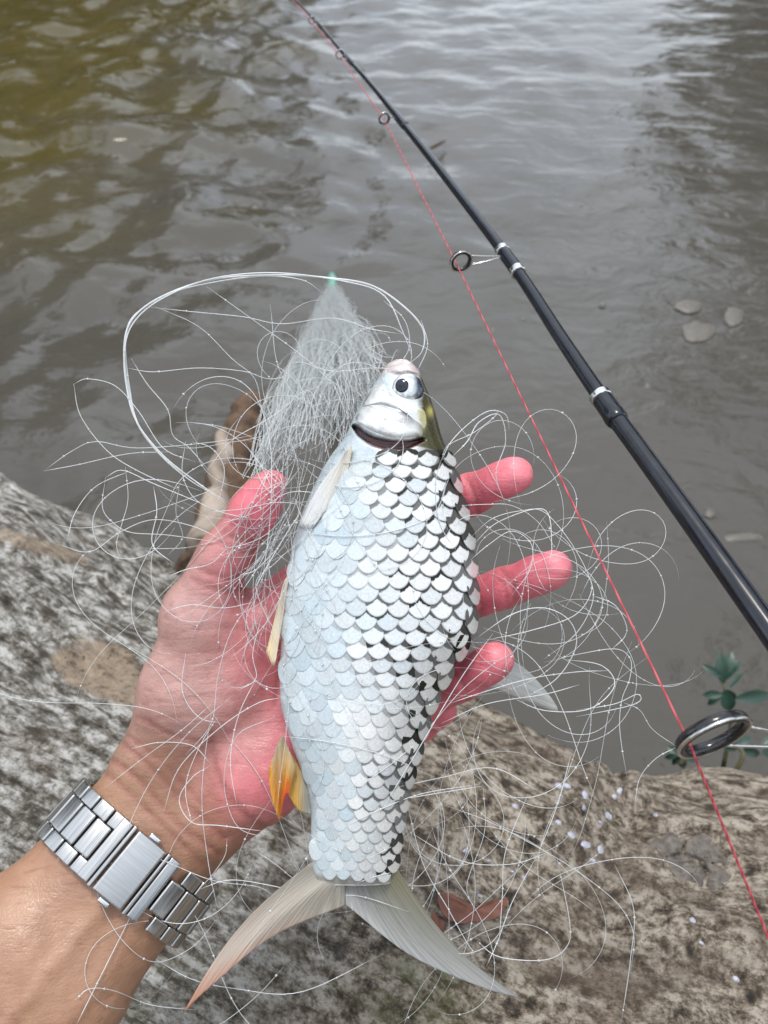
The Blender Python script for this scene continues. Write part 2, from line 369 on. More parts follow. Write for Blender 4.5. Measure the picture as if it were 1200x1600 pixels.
for i in range(len(S)):
    d3 = nrm[i][None] * np.cos(angs)[:, None] + binorm[i][None] * np.sin(angs)[:, None]
    P0 = cen[i] + RL * d3
    uvr = np.stack([np.full(na, arc[i]), angs * RL], -1)
    for k in range(na):
        s_, t_ = uvr[k]
        q = Vector((s_ * 3.0, math.cos(angs[k]) * 1.2, math.sin(angs[k]) * 1.2))
        h = .030 * noise.fractal(q * 1.3, 1, 2, 3)
        q2 = Vector((s_ * 14, t_ * 34, 2.0)); h += .0075 * noise.fractal(q2, .9, 2.1, 4)
        rg = noise.noise(Vector((s_ * 5, t_ * 26, 7.7))); h -= .012 * max(0, .30 - abs(rg)) * max(0, noise.noise(Vector((s_ * 4, t_ * 4, 3))) + .25)
        V.append(P0[k] + d3[k] * h)
    UV.append(uvr)
V = np.array(V); UV = np.vstack(UV)
lx, ly, ld = pix(V)
lic = sstep(760, 330, lx + .35 * (ly - 1200) * (ly > 1200)) * .95 + .05
inp = np.zeros(len(V))
dd = ((lx - 160) * .9 + (ly - 1050) * .45) ** 2 / 92 ** 2 + ((ly - 1050) * .9 - (lx - 160) * .45) ** 2 / 42 ** 2
wob = fbm(V, 26, 4) * .55
inp = sstep(1.15, .8, dd + wob)
inp = np.maximum(inp, .8 * sstep(1.2, .7, ((lx - 60) / 75) ** 2 + ((ly - 852 - .3 * (lx - 60)) / 13) ** 2 + wob))
moss = sstep(1.2, .3, ((lx - 640) / 130) ** 2 + ((ly - 1560) / 70) ** 2) + .25 * sstep(1.1, .3, ((lx - 300) / 200) ** 2 + ((ly - 1560) / 90) ** 2)
CLr = np.stack([lic, inp, np.clip(moss, 0, 1)], -1)
log = empty('fallen_log', tuple(cen[165] - np.array([0, 0, RL])), 'big weathered fallen log with grey lichen lying along the water edge', 'log')
lf = grid_faces(len(S), na, True)
tr = obj('trunk', V, lf, M_log, log, cols=CLr, uv=UV)
BV_log = BVHTree.FromPolygons([Vector(v) for v in V], lf)
# broken branch stub reaching out past the log's edge
P = np.array([np.array(W(322, 905, .80)), np.array(W(338, 850, .84)), np.array(W(352, 780, .90)), np.array(W(368, 715, .95)), np.array(W(383, 665, .985)), np.array(W(393, 632, 1.0))])
v, f = tube(cr(P, 26), np.linspace(.030, .021, 26) * (1 + .12 * np.sin(np.arange(26) * 1.7)), 14)
for k in range(14): v[-14 + k] += .018 * noise.noise(Vector((k * 1.3, .3, 0))) * (cr(P, 26)[-1] - cr(P, 26)[-3]) / .01
st = obj('branch_stub', v, f, M_stub, log)
st['label'] = 'broken brown branch stub'
P2 = np.array([np.array(W(322, 860, .79)), np.array(W(332, 800, .84)), np.array(W(341, 745, .885)), np.array(W(350, 700, .925)), np.array(W(354, 672, .945))])
v, f = tube(cr(P2, 30), np.linspace(.017, .004, 30), 10); v = v + np.array([[.012 * noise.noise(Vector(q) * 26 + Vector((k, 0, 0))) for k in range(3)] for q in v]); obj('peeled_wood', v, f, M_stubpale, st)

def patch(outline, bv, off, rings=7, nseg=48, cen=None, twoside=None):
    """A plate laid on a surface: outline in pixels, off(r, ang, px, py) its height above the surface"""
    O = np.array(outline, float); n = len(O)
    t = np.linspace(0, n, nseg, endpoint=False); Pw = np.vstack([O[-1], O, O[0], O[1]])
    B = []
    for u in t:
        i = int(u); w = u - i; a, b_, c_, d_ = Pw[i], Pw[i + 1], Pw[i + 2], Pw[(i + 3) % len(Pw)] if i + 3 < len(Pw) else O[(i + 2) % n]
        B.append(.5 * (2 * b_ + (c_ - a) * w + (2 * a - 5 * b_ + 4 * c_ - d_) * w * w + (3 * b_ - a - 3 * c_ + d_) * w ** 3))
    B = np.array(B); c0 = np.array(cen) if cen is not None else B.mean(0)
    V = []; px_ = []; last = None
    def put(x, y, r, k):
        nonlocal last
        h_ = hit(x, y, bv)
        if h_ is None: h_ = last
        last = h_
        n_ = h_[1]; V.append(np.array(h_[0] + n_ * off(r, k, x, y))); px_.append((x, y, r))
    put(c0[0], c0[1], 0, 0)
    for j in range(1, rings + 1):
        r = j / rings
        for k in range(nseg): q = c0 + (B[k] - c0) * r; put(q[0], q[1], r, k)
    fc = [(0, 1 + k, 1 + (k + 1) % nseg) for k in range(nseg)]
    for j in range(rings - 1):
        for k in range(nseg):
            a = 1 + j * nseg + k; b_ = 1 + j * nseg + (k + 1) % nseg; fc.append((a, a + nseg, b_ + nseg, b_))
    return np.array(V), fc, np.array(px_)

# dark knot with cracked plates
kn_ol = [(1012, 1322), (1040, 1300), (1062, 1306), (1088, 1298), (1116, 1312), (1138, 1340), (1142, 1372), (1118, 1394), (1090, 1384), (1062, 1376), (1040, 1352)]
kn_cr = [cr(c_, 30) for c_ in ([(1026, 1326), (1042, 1340), (1066, 1334), (1096, 1348), (1132, 1352)], [(1066, 1334), (1072, 1312), (1084, 1302)], [(1096, 1348), (1104, 1366), (1100, 1386)])]
def kn_h(r, k, x, y):
    dmin = min(np.min(np.hypot(c_[:, 0] - x, c_[:, 1] - y)) for c_ in kn_cr)
    return .0035 * (1 - r ** 4) - .0008 - .0045 * math.exp(-(dmin / 2.6) ** 2) + .003 * noise.fractal(Vector((x * .05, y * .09, 1)), 1, 2, 4)
v, f, _ = patch(kn_ol, BV_log, kn_h, 26, 110); obj('knot', v, f, M_knot, log)['label'] = 'dark grey cracked knot'

# pale flakes, a dead leaf
for (x, y, s, a) in [(1082, 1438, 9, .6), (1096, 1474, 8, .8), (1150, 1530, 9, .7), (1025, 1274, 7, .2), (728, 1330, 8, .1), (805, 1260, 8, .5), (818, 1372, 8, 1.2), (873, 1228, 10, .4), (876, 1244, 7, .1),
                     (914, 1242, 11, 1.4), (912, 1262, 8, 1.5), (960, 1245, 9, 1.1), (968, 1236, 9, 1.6), (950, 1275, 9, .9), (938, 1286, 8, .7), (872, 1285, 9, .6), (893, 1305, 9, .7), (915, 1320, 10, .5), (938, 1328, 10, 1.3), (926, 1345, 8, .6), (886, 1228, 8, .4), (800, 1362, 6, .3), (750, 1400, 6, .5), (764, 1345, 6, .2)]:
    s *= .55 + .3 * random.random()
    jt = {t_: 1 + .38 * noise.noise(Vector((t_ * 2, x, y))) for t_ in np.linspace(0, 2 * math.pi, 8, endpoint=False)}
    ol = [(x + jt[t] * s * math.cos(t) * math.cos(a) - .62 * s * math.sin(t) * math.sin(a), y + jt[t] * s * math.cos(t) * math.sin(a) + .62 * s * math.sin(t) * math.cos(a)) for t in np.linspace(0, 2 * math.pi, 8, endpoint=False)]
    v, f, _ = patch(ol, BV_log, lambda r, k, x, y: .0009 * (1 - r ** 3) + .0003 + .0008 * noise.noise(Vector((x * .3, y * .3, 0))), 3, 16)
    tag(obj('pale_flake', v, f, M_flake), 'small pale lavender fish flake stuck on the brown log', 'flake', 'pale flakes scattered on the log')
def leaf_on(ol, label, m, bulge):
    v, f, _ = patch(ol, BV_log, lambda r, k, x, y: .002 + bulge * .4 * (1 - r * r) + .0012 * r * math.sin(k * .9), 5, 28)
    return tag(obj('dead_leaf', v, f, m), label, 'leaf')
leaf_on([(682, 1398), (715, 1402), (752, 1418), (792, 1404), (782, 1432), (740, 1442), (700, 1440)], 'rust red dead leaf lying flat on the log under the net', M_deadleaf, .003)
leaf_on([(672, 1432), (688, 1440), (692, 1462), (680, 1470)], 'tiny curled red brown leaf scrap beside the larger dead leaf', M_deadleaf, .002)

# ------------------------------------------------------------------ person: forearm and open hand (one continuous surface)
def cs(px, py, d): return np.array([(px - 600) / F * d, (800 - py) / F * d, -d])
hs = .0014
lo = np.array([-.235, -.29, -.415]); hi = np.array([.092, .032, -.262])
gn = np.ceil((hi - lo) / hs).astype(int)
gx, gy, gzz = [lo[i] + hs * np.arange(gn[i]) for i in range(3)]
G = np.stack(np.meshgrid(gx, gy, gzz, indexing='ij'), -1).astype(np.float32)
def rc(a, b):                                          # tapered capsule; a, b = (px, py, depth, radius in px)
    A = cs(*a[:3]).astype(np.float32); B = cs(*b[:3]).astype(np.float32); ra = a[3] * a[2] / F; rb = b[3] * b[2] / F
    pad = max(ra, rb) + .03
    i0 = np.maximum(((np.minimum(A, B) - pad - lo) / hs).astype(int), 0); i1 = np.minimum(((np.maximum(A, B) + pad - lo) / hs).astype(int) + 1, gn)
    out = np.full(G.shape[:3], .03, np.float32)
    sl = tuple(slice(i0[k], max(i1[k], i0[k])) for k in range(3)); g = G[sl]
    if g.size:
        ba = B - A; h = np.clip(((g - A) @ ba) / (ba @ ba + 1e-9), 0, 1)
        out[sl] = np.minimum(np.linalg.norm(g - A - h[..., None] * ba, axis=-1) - (ra + (rb - ra) * h), .03)
    return out
def smin(a, b, k):
    h = np.clip(.5 + .5 * (b - a) / k, 0, 1); return b + (a - b) * h - k * h * (1 - h)
def chain(pts, k=.004):
    s = rc(pts[0], pts[1])
    for q in range(1, len(pts) - 1): s = smin(s, rc(pts[q], pts[q + 1]), k)
    return s
E_ = np.array([.745, .667])
def arm(side, fr):
    out = []
    for (x, y, d, hw, r) in [(262, 1268, .347, 108, 62), (203, 1345, .340, 119, 66), (60, 1510, .322, 146, 84), (-120, 1720, .300, 175, 104)]:
        o = (hw - r) * side; out.append((x + E_[0] * o, y + E_[1] * o, d + (fr if side == 0 else 0), r))
    return out
body = smin(smin(chain(arm(-1, 0), .01), chain(arm(1, 0), .01), .012), chain(arm(0, -.001), .01), .012)
car = [(228, 1205, .346, 46), (262, 1238, .348, 52), (296, 1268, .348, 54), (322, 1292, .346, 50)]
mcp = [(520, 885, .350, 38), (545, 975, .354, 39), (550, 1065, .356, 37), (530, 1140, .354, 33)]
for c_, m_ in zip(car, mcp): body = smin(body, rc(c_, m_), .011)
body = smin(body, chain([(248, 1180, .345, 50), (285, 1080, .343, 62), (318, 975, .341, 58)], .01), .012)      # thenar
body = smin(body, rc((345, 1090, .345, 62), (365, 1000, .347, 55)), .012)
body = smin(body, rc((335, 1272, .346, 46), (392, 1214, .347, 70)), .010)                                        # heel of the hand
body = smin(body, rc((392, 1214, .347, 70), (470, 1130, .351, 56)), .010)
body = smin(body, rc((370, 985, .352, 40), (500, 900, .354, 34)), .012)                                          # web
body = smin(body, chain([(312, 955, .340, 54), (352, 868, .334, 41), (396, 798, .329, 36), (423, 757, .325, 25)], .004), .009)
body = smin(body, rc((402, 795, .3255, 29), (416, 768, .3245, 26)), .004)
fingers = [[mcp[0], (640, 818, .354, 34), (735, 773, .344, 31.5), (805, 741, .332, 27.5)],
           [mcp[1], (680, 955, .360, 34), (788, 918, .344, 31.5), (865, 889, .331, 29)],
           [mcp[2], (662, 1090, .356, 33), (722, 1064, .342, 31), (776, 1030, .331, 27)],
           [mcp[3], (606, 1150, .372, 28), (655, 1132, .373, 26.5), (690, 1108, .364, 23)]]
for fg in fingers:
    s = chain(fg, .003)
    a, b_ = np.array(fg[2]), np.array(fg[3]); q = a * .35 + b_ * .65                                             # pad
    s = smin(s, rc((q[0], q[1], q[2] - .0022, q[3] * .86), (q[0] + .3 * (b_ - a)[0], q[1] + .3 * (b_ - a)[1], q[2] - .004, q[3] * .8)), .004)
    body = smin(body, s, .006)

def surface_nets(Fd):
    s = Fd < 0; n = Fd.shape; acc = np.zeros((n[0] - 1, n[1] - 1, n[2] - 1, 3), np.float32); cnt = np.zeros(acc.shape[:3], np.float32)
    cor = [(i, j, k) for i in (0, 1) for j in (0, 1) for k in (0, 1)]
    def v(c): return Fd[c[0]:n[0] - 1 + c[0], c[1]:n[1] - 1 + c[1], c[2]:n[2] - 1 + c[2]]
    for a in cor:
        for ax in range(3):
            if a[ax]: continue
            b = list(a); b[ax] = 1; fa, fb = v(a), v(tuple(b)); m = (fa < 0) != (fb < 0)
            t = np.where(m, fa / np.where(m, fa - fb, 1), 0)
            for q in range(3): acc[..., q] += np.where(m, a[q] + (t if q == ax else 0), 0)
            cnt += m
    act = cnt > 0; idx = -np.ones(act.shape, int); idx[act] = np.arange(act.sum())
    ijk = np.argwhere(act); V = (ijk + acc[act] / cnt[act][:, None])
    quads = []
    for ax in range(3):
        o1, o2 = [(1, 2), (2, 0), (0, 1)][ax]
        sa = [slice(1, -1)] * 3; sa[ax] = slice(0, -1); sb = [slice(1, -1)] * 3; sb[ax] = slice(1, None)
        A, B = s[tuple(sa)], s[tuple(sb)]; e = np.argwhere(A != B)
        if not len(e): continue
        inside = A[tuple(e.T)]; base = e.copy(); base[:, o1] += 1; base[:, o2] += 1
        def ci(d1, d2): c = base.copy(); c[:, o1] -= d1; c[:, o2] -= d2; return idx[tuple(c.T)]
        q = np.stack([ci(1, 1), ci(0, 1), ci(0, 0), ci(1, 0)], 1); q[~inside] = q[~inside][:, ::-1]; quads.append(q)
    return V, np.vstack(quads)
hv, hf = surface_nets(body)
hv = lo + hs * hv
lab = np.arange(len(hv))
while True:
    old = lab.copy(); m_ = lab[hf].min(1)
    for k in range(4): np.minimum.at(lab, hf[:, k], m_)
    lab = lab[lab]
    if (lab == old).all(): break
keep_ = lab == np.bincount(lab).argmax(); remap = np.cumsum(keep_) - 1
hf = remap[hf[keep_[hf[:, 0]]]]; hv = hv[keep_]
# relax a little, then crease
nv = len(hv); ed = np.vstack([hf[:, [0, 1]], hf[:, [1, 2]], hf[:, [2, 3]], hf[:, [3, 0]]])
for _ in range(3):
    acc = np.zeros_like(hv); cnt = np.zeros(nv)
    np.add.at(acc, ed[:, 0], hv[ed[:, 1]]); np.add.at(acc, ed[:, 1], hv[ed[:, 0]]); np.add.at(cnt, ed[:, 0], 1); np.add.at(cnt, ed[:, 1], 1)
    hv = hv * .5 + .5 * acc / cnt[:, None]
fn = np.cross(hv[hf[:, 2]] - hv[hf[:, 0]], hv[hf[:, 3]] - hv[hf[:, 1]]); vn = np.zeros_like(hv)
for k in range(4): np.add.at(vn, hf[:, k], fn)
vn /= np.linalg.norm(vn, axis=1)[:, None] + 1e-12
hd = -hv[:, 2]; hpx = 600 + hv[:, 0] / hd * F; hpy = 800 - hv[:, 1] / hd * F
front = vn[:, 2] > .05
def seg_d(pts):
    P = np.array(pts, float); P = cr(P, len(P) * 6); D = np.full(nv, 1e9)
    for a, b_ in zip(P[:-1], P[1:]):
        ab = b_ - a; t = np.clip(((hpx - a[0]) * ab[0] + (hpy - a[1]) * ab[1]) / (ab @ ab + 1e-9), 0, 1)
        D = np.minimum(D, np.hypot(hpx - a[0] - t * ab[0], hpy - a[1] - t * ab[1]))
    return D
creases = [  # (pixels, width px, depth m)
    ([(172, 1185), (225, 1228), (280, 1290), (345, 1335)], 5, .0013), ([(190, 1160), (240, 1205), (300, 1268), (352, 1310)], 5, .0012),
    ([(200, 1150), (262, 1200), (320, 1262)], 4, .0008), ([(160, 1205), (215, 1252), (290, 1325)], 4, .0008), ([(225, 1265), (275, 1310), (318, 1352)], 3.5, .0006),
    ([(330, 1145), (338, 1210), (372, 1262), (420, 1300)], 7, .0010), ([(218, 1120), (270, 1150), (330, 1160)], 4, .0007),
    ([(345, 832), (385, 846), (425, 842)], 5, .0010), ([(338, 846), (380, 862), (415, 858)], 4, .0007), ([(300, 905), (350, 925), (385, 915)], 5, .0009), ([(312, 890), (360, 905), (392, 893)], 4, .0006),
    ([(728, 745), (742, 775), (748, 812)], 5, .0011), ([(738, 742), (752, 772), (758, 806)], 3.5, .0005), ([(780, 885), (802, 918), (806, 950)], 5, .0010), ([(772, 890), (790, 922), (796, 955)], 3.5, .0005),
    ([(742, 925), (752, 950), (750, 980)], 5, .001), ([(700, 1045), (722, 1068), (732, 1100)], 5, .0010), ([(380, 920), (425, 960), (440, 1020), (430, 1100)], 6, .0012),
    ([(225, 1080), (290, 1062), (360, 1058)], 3, .0004), ([(222, 1100), (300, 1090), (370, 1085)], 3, .0004), ([(240, 1040), (300, 1020), (370, 1018)], 3, .0004), ([(250, 1000), (310, 982), (372, 980)], 3, .0004),
    ([(258, 965), (315, 948), (372, 948)], 3, .0004), ([(228, 1125), (300, 1118), (385, 1120)], 3, .0004)]
dsp = np.zeros(nv); crs = np.zeros(nv)
for pts, w, dep in creases:
    w *= .8; dep *= .75
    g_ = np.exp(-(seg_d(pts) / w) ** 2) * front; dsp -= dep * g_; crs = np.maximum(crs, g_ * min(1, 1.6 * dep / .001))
dsp += .0007 * fbm(hv, 55, 3)
hv = hv + vn * dsp[:, None]
# tendons and veins of the inner forearm
ten = np.exp(-(seg_d([(175, 1400), (110, 1480), (30, 1575), (-40, 1650)]) / 14) ** 2) * .0010 + np.exp(-(seg_d([(225, 1440), (150, 1540), (90, 1620)]) / 16) ** 2) * .0008
hv = hv + vn * (ten * front)[:, None]
# colours: tan arm, pink palm, red finger ends
tanc = np.array([.345, .195, .12]); tan_d = np.array([.25, .13, .078]); pink = np.array([.43, .25, .215]); red = np.array([.68, .165, .205]); pale = np.array([.55, .34, .315])
def blob(x, y, rx, ry, ang=0):
    c_, s_ = math.cos(rad(ang)), math.sin(rad(ang)); u = (hpx - x) * c_ + (hpy - y) * s_; w = -(hpx - x) * s_ + (hpy - y) * c_
    return np.exp(-((u / rx) ** 2 + (w / ry) ** 2))
hc = np.tile(tanc, (nv, 1))
def lay(w, c_):
    global hc
    w = np.clip(w, 0, 1)[:, None]; hc = hc * (1 - w) + c_ * w
lay(sstep(1250, 1120, hpy - .35 * (hpx - 250)) , pink)
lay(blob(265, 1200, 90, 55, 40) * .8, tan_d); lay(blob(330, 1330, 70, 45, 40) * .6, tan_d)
lay(sstep(385, 470, hpx) * sstep(1330, 1250, hpy), red * .95)
lay(blob(405, 795, 60, 75, -60) * 1.2, red); lay(blob(370, 900, 60, 50) * .6, red); lay(blob(395, 1230, 70, 70) * .75, red * .98 + .02)
lay(blob(400, 1010, 60, 110) * .6, red); lay(blob(300, 945, 45, 40) * .7, pale); lay(blob(290, 1080, 55, 60) * .35, pale)
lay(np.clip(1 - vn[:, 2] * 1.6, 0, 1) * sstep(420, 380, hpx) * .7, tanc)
lay(sstep(600, 660, hpx), red)
for x, y in ((815, 735), (875, 885), (785, 1025)): lay(blob(x, y, 26, 26) * .45, np.array([.76, .28, .30]))
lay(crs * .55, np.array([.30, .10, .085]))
lay(blob(105, 1385, 11, 11) * .5, tan_d)
hvw = hv @ R3.T + C3
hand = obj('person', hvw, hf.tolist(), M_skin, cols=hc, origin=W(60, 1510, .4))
tag(hand, "bare forearm and open left hand holding up a silver fish, palm up", 'person')
BV_hand = BVHTree.FromPolygons([Vector(v) for v in hvw], hf.tolist())

# ------------------------------------------------------------------ fish
yL = [(562, 618), (568, 606), (580, 598), (600, 585), (620, 572), (640, 558), (660, 550), (680, 541), (700, 526), (720, 511), (760, 490), (800, 472), (850, 457), (900, 449), (950, 444), (1000, 440), (1050, 437), (1100, 438), (1130, 446), (1170, 458), (1200, 470), (1230, 480), (1260, 486), (1300, 486), (1330, 484), (1362, 490), (1380, 498)]
yR = [(562, 636), (568, 645), (580, 655), (600, 663), (620, 672), (640, 679), (660, 684), (690, 692), (710, 703), (740, 712), (780, 722), (830, 735), (870, 739), (920, 742), (960, 742), (990, 737), (1010, 727), (1030, 715), (1060, 698), (1090, 682), (1130, 668), (1170, 657), (1200, 647), (1230, 638), (1270, 630), (1310, 624), (1345, 619), (1370, 613), (1380, 608)]
yT = [(562, .0015), (570, .0042), (590, .0072), (620, .0100), (660, .0122), (720, .0135), (850, .0150), (1000, .0145), (1100, .0122), (1200, .0092), (1300, .0062), (1360, .0042), (1380, .002)]
def itp(tab, y): t = np.array(tab); return np.interp(y, t[:, 0], t[:, 1])
def sm(tab, y):
    return sum(itp(tab, y + o) for o in (-12, -6, 0, 6, 12)) / 5 if tab is not yT else itp(tab, y)
def fd(y): return .3255 + (900 - y) * 3.0e-5
fy = np.concatenate([np.linspace(562, 600, 22)[:-1], np.linspace(600, 720, 90)[:-1], np.linspace(720, 1380, 210)])
NA = 104; th = np.linspace(0, 2 * math.pi, NA, endpoint=False)
FV = []; FU = []
for y in fy:
    l, r_ = (itp(yL, y), itp(yR, y)) if y < 600 else (sm(yL, y), sm(yR, y)); c_ = (l + r_) / 2; hw = (r_ - l) / 2; d = fd(y); T = itp(yT, y)
    cx = np.cos(th); sz = np.sin(th)
    z = T * sz * (1 + .10 * cx); dz = d - z
    x = c_ + hw * cx * (d / dz) ** 0                  # outline kept, front bulges to the viewer
    FV.append(np.stack([(x - 600) / F * d, np.full(NA, (800 - y) / F * d), -dz], -1)); FU.append(np.stack([np.full(NA, y), th], -1))
FV = np.array(FV).reshape(-1, 3); FU = np.array(FU).reshape(-1, 2)
fyy, fth = FU[:, 0], FU[:, 1]
fdp = -FV[:, 2]; fpx = 600 + FV[:, 0] / fdp * F; fpy = 800 - FV[:, 1] / fdp * F; isf = np.sin(fth) > 0
def pl_d(pts, X=None, Y_=None, n=60):
    X = fpx if X is None else X; Y_ = fpy if Y_ is None else Y_; P = cr(pts, n); return np.min(np.hypot(X[:, None] - P[None, :, 0], Y_[:, None] - P[None, :, 1]), axis=1)
gill = [(552, 666), (566, 678), (585, 689), (612, 695), (638, 694), (660, 687)]
gd = pl_d(gill); gw = np.interp(fpx, [548, 560, 600, 640, 664], [2, 6, 7.5, 6, 2])
gm = sstep(1.35, .75, gd / gw) * isf
FV[:, 2] -= .0042 * gm
mouth = pl_d([(606, 580), (622, 584), (640, 582), (652, 586)]); FV[:, 2] -= .0007 * np.exp(-(mouth / 2.2) ** 2) * isf
# colours
cosr = np.cos(fth)
silver = np.array([.60, .62, .62]); belly = np.array([.50, .57, .60]); olive = np.array([.050, .045, .012]); dkb = np.array([.02, .018, .012])
fc_ = np.tile(silver, (len(FV), 1))
def flay(w, c_):
    global fc_
    w = np.clip(w, 0, 1)[:, None]; fc_ = fc_ * (1 - w) + np.array(c_) * w
flay(sstep(.2, -.4, cosr), belly)
flay(sstep(.35, .8, cosr) * (fyy > 690), dkb)
wob = fbm(FV, 240, 3)
flay(sstep(8, -4, (itp(yR, fyy) - fpx) - np.interp(fyy, [562, 590, 620, 660, 700, 710], [2, 4, 14, 34, 44, 10]) + 6 * wob) * isf * (fyy < 704), olive)
flay(np.exp(-((fpx - 672) / 5) ** 2 - ((fpy - 643) / 8) ** 2) * isf, (.45, .40, .10)); flay(np.exp(-((fpx - 662) / 3.5) ** 2 - ((fpy - 662) / 9) ** 2) * isf * .8, (.50, .46, .16))
flay(sstep(596, 578, fyy) * .9, (.62, .53, .50)); flay(np.exp(-(mouth / 2.0) ** 2) * .5 * isf, (.30, .24, .22))
flay(sstep(1360, 1368, fyy), (.36, .35, .32)); flay(gm, (.035, .006, .008)); flay(np.exp(-((gd - gw * .9) / 2.2) ** 2) * isf * (fpy > 690) * .5, (.40, .16, .15))
flay(~isf & (cosr > -.2), dkb)
FW = FV @ R3.T + C3
ff = grid_faces(len(fy), NA, True); ff.append(tuple(range(NA))); ff.append(tuple(len(FW) - NA + k for k in range(NA))[::-1])
fish = empty('fish', W(560, 1000, .34), 'silver river fish with dark edged scales and forked tail lying in the open hand', 'fish')
obj('body', FW, ff, M_fish, fish, cols=fc_)
BV_fish = BVHTree.FromPolygons([Vector(v) for v in FW], ff)

def plate(name, ol, off, colf, m, cen=None, rings=9, nseg=64, parent=fish):
    v, f, q = patch(ol, BV_fish, off, rings, nseg, cen)
    return obj(name, v, f, m, parent, cols=np.array([colf(*t) for t in q]))
# gill cover and cheek plates
def oc(x, y, r):
    c_ = np.array([.66, .67, .66]) * (1 + .18 * noise.noise(Vector((x * .12, y * .12, 0)))); g = math.exp(-((x - 640) / 24) ** 2 - ((y - 652) / 13) ** 2)
    c_ = c_ * (1 - .8 * g) + np.array([.10, .10, .12]) * .8 * g
    o_ = 1 / (1 + math.exp(-(x - 656 + .25 * (y - 660)) / 3)); c_ = c_ * (1 - .7 * o_) + np.array([.16, .14, .04]) * .7 * o_
    return c_ * (.9 if r > .95 else 1)
plate('gill_cover', [(551, 656), (560, 640), (578, 630), (600, 634), (622, 641), (646, 650), (660, 662), (661, 681), (640, 686), (612, 685), (588, 677), (568, 668)],
      lambda r, k, x, y: .0019 * (1 - r ** 7) * (.55 + .45 * min(1, max(0, (y - 635) / 40))) - .0003, oc, M_fish)
plate('cheek_plate', [(562, 634), (580, 606), (600, 598), (612, 622), (640, 634), (664, 640), (670, 660), (664, 672), (652, 654), (620, 640), (592, 632), (575, 634)],
      lambda r, k, x, y: .0013 * (1 - r ** 5) - .0003, lambda x, y, r: np.array([.66, .67, .65]) * (1 + .2 * noise.noise(Vector((x * .1, y * .1, 5)))) * (.95 if r > .9 else 1) if x < 655 else np.array([.5, .47, .25]), M_fish, (610, 627))
plate('upper_lip', [(604, 574), (625, 568), (646, 573), (656, 584), (640, 583), (622, 585), (604, 583)], lambda r, k, x, y: .0011 * (1 - r ** 3) - .0002, lambda x, y, r: np.array([.64, .55, .53]), M_fish, (628, 577), 5, 40)
# eye
h_ = hit(638, 606, BV_fish); n_ = (h_[1] * .75 + (CV - h_[0]).normalized() * .5).normalized(); t_ = n_.cross(Vector((0, 0, 1))).normalized(); s_ = n_.cross(t_)
def dome(c0, n_, rx, hgt, rings=12, seg=40, colf=None, ecc=1.0, dirv=None):
    t_ = (dirv - n_ * dirv.dot(n_)).normalized() if dirv is not None else n_.orthogonal().normalized(); s_ = n_.cross(t_); V = []; C_ = []
    for j in range(rings + 1):
        a = math.pi / 2 * j / rings * 1.05
        for k in range(seg):
            b_ = 2 * math.pi * k / seg; V.append(np.array(c0 + (t_ * math.cos(b_) + s_ * math.sin(b_) * ecc) * rx * math.sin(a) + n_ * (hgt * math.cos(a))))
            C_.append(colf(math.sin(a), b_) if colf else (1, 1, 1))
    return np.array(V), grid_faces(rings + 1, seg, True), np.array(C_)
right = Vector(R3[:, 0]); upv = Vector(R3[:, 1])
r_e = 25 * h_[2] / F
def ecol(r, b_):
    x = r * math.cos(b_); y = r * math.sin(b_)
    c_ = np.array([.62, .66, .66]) * (1 - .25 * (abs(r - .62) < .06)); k = 1 / (1 + math.exp(-(x - .42) * 14))
    c_ = c_ * (1 - k) + np.array([.012, .022, .05]) * k
    if r > .97: c_ = c_ * .5
    return c_
v, f, c_ = dome(h_[0] - n_ * .0012, n_, r_e, .0034, colf=ecol, dirv=right); eye = obj('eye', v, f, M_eye, fish, cols=c_)
pc = W(628.5, 602, h_[2] - .0028); hh = BVHTree.FromPolygons([Vector(q) for q in v], f); h2 = hit(628, 602, hh)
if h2: v, f, c_ = dome(h2[0] - n_ * .0002, h2[1], 10.5 * h_[2] / F, .0007, 5, 28, dirv=right, ecc=1.1); obj('pupil', v, f, M_pupil, eye)

# scales: one curved plate mesh, shared
TYS = [1, .6, .3, .05, -.2, -.45, -.68, -.86, -.96, -1.0]; TXS = [-1, -.94, -.75, -.45, -.15, .15, .45, .75, .94, 1]
SN, SMn = len(TXS), len(TYS)
sv = []; suv = []
for j, ty in enumerate(TYS):                            # +1 base (towards head) .. -1 free edge
    wj = .98 * (1 - .4 * (max(0, ty - .2) / .8) ** 2) if ty > .1 else math.sqrt(max(0, 1 - ((.1 - max(ty, -.995)) / 1.1) ** 1.65)) * .98
    for i, fx in enumerate(TXS):
        tx = fx * wj
        z = -.42 * tx * tx - 1.1 * max(0, ty - .45) ** 1.2 - .9 * tx * tx * max(0, ty - .25) - (.20 if (j == SMn - 1 or i in (0, SN - 1)) else 0)
        sv.append((tx, ty, z)); suv.append((tx, ty))
sfc = grid_faces(SMn, SN)
sv0 = []
for j in range(SMn):
    ty = 1 - 2 * j / (SMn - 1); wj = math.sqrt(max(0, 1 - abs(ty) ** 2.3)) * .98
    for i in range(SN):
        tx = (2 * i / (SN - 1) - 1) * wj; sv0.append((tx, ty * .72 - .28, -.42 * tx * tx - (.3 if j in (0, SMn - 1) or i in (0, SN - 1) else 0)))
me_sc0 = mesh('scale_first_row', np.array(sv0), grid_faces(SMn, SN), uv=np.array(sv0)[:, :2]); me_sc0.materials.append(M_scale)
me_sc = mesh('scale', np.array(sv), sfc, uv=suv); me_sc.materials.append(M_scale)
nsc = 0; y = 712.0; row = 0
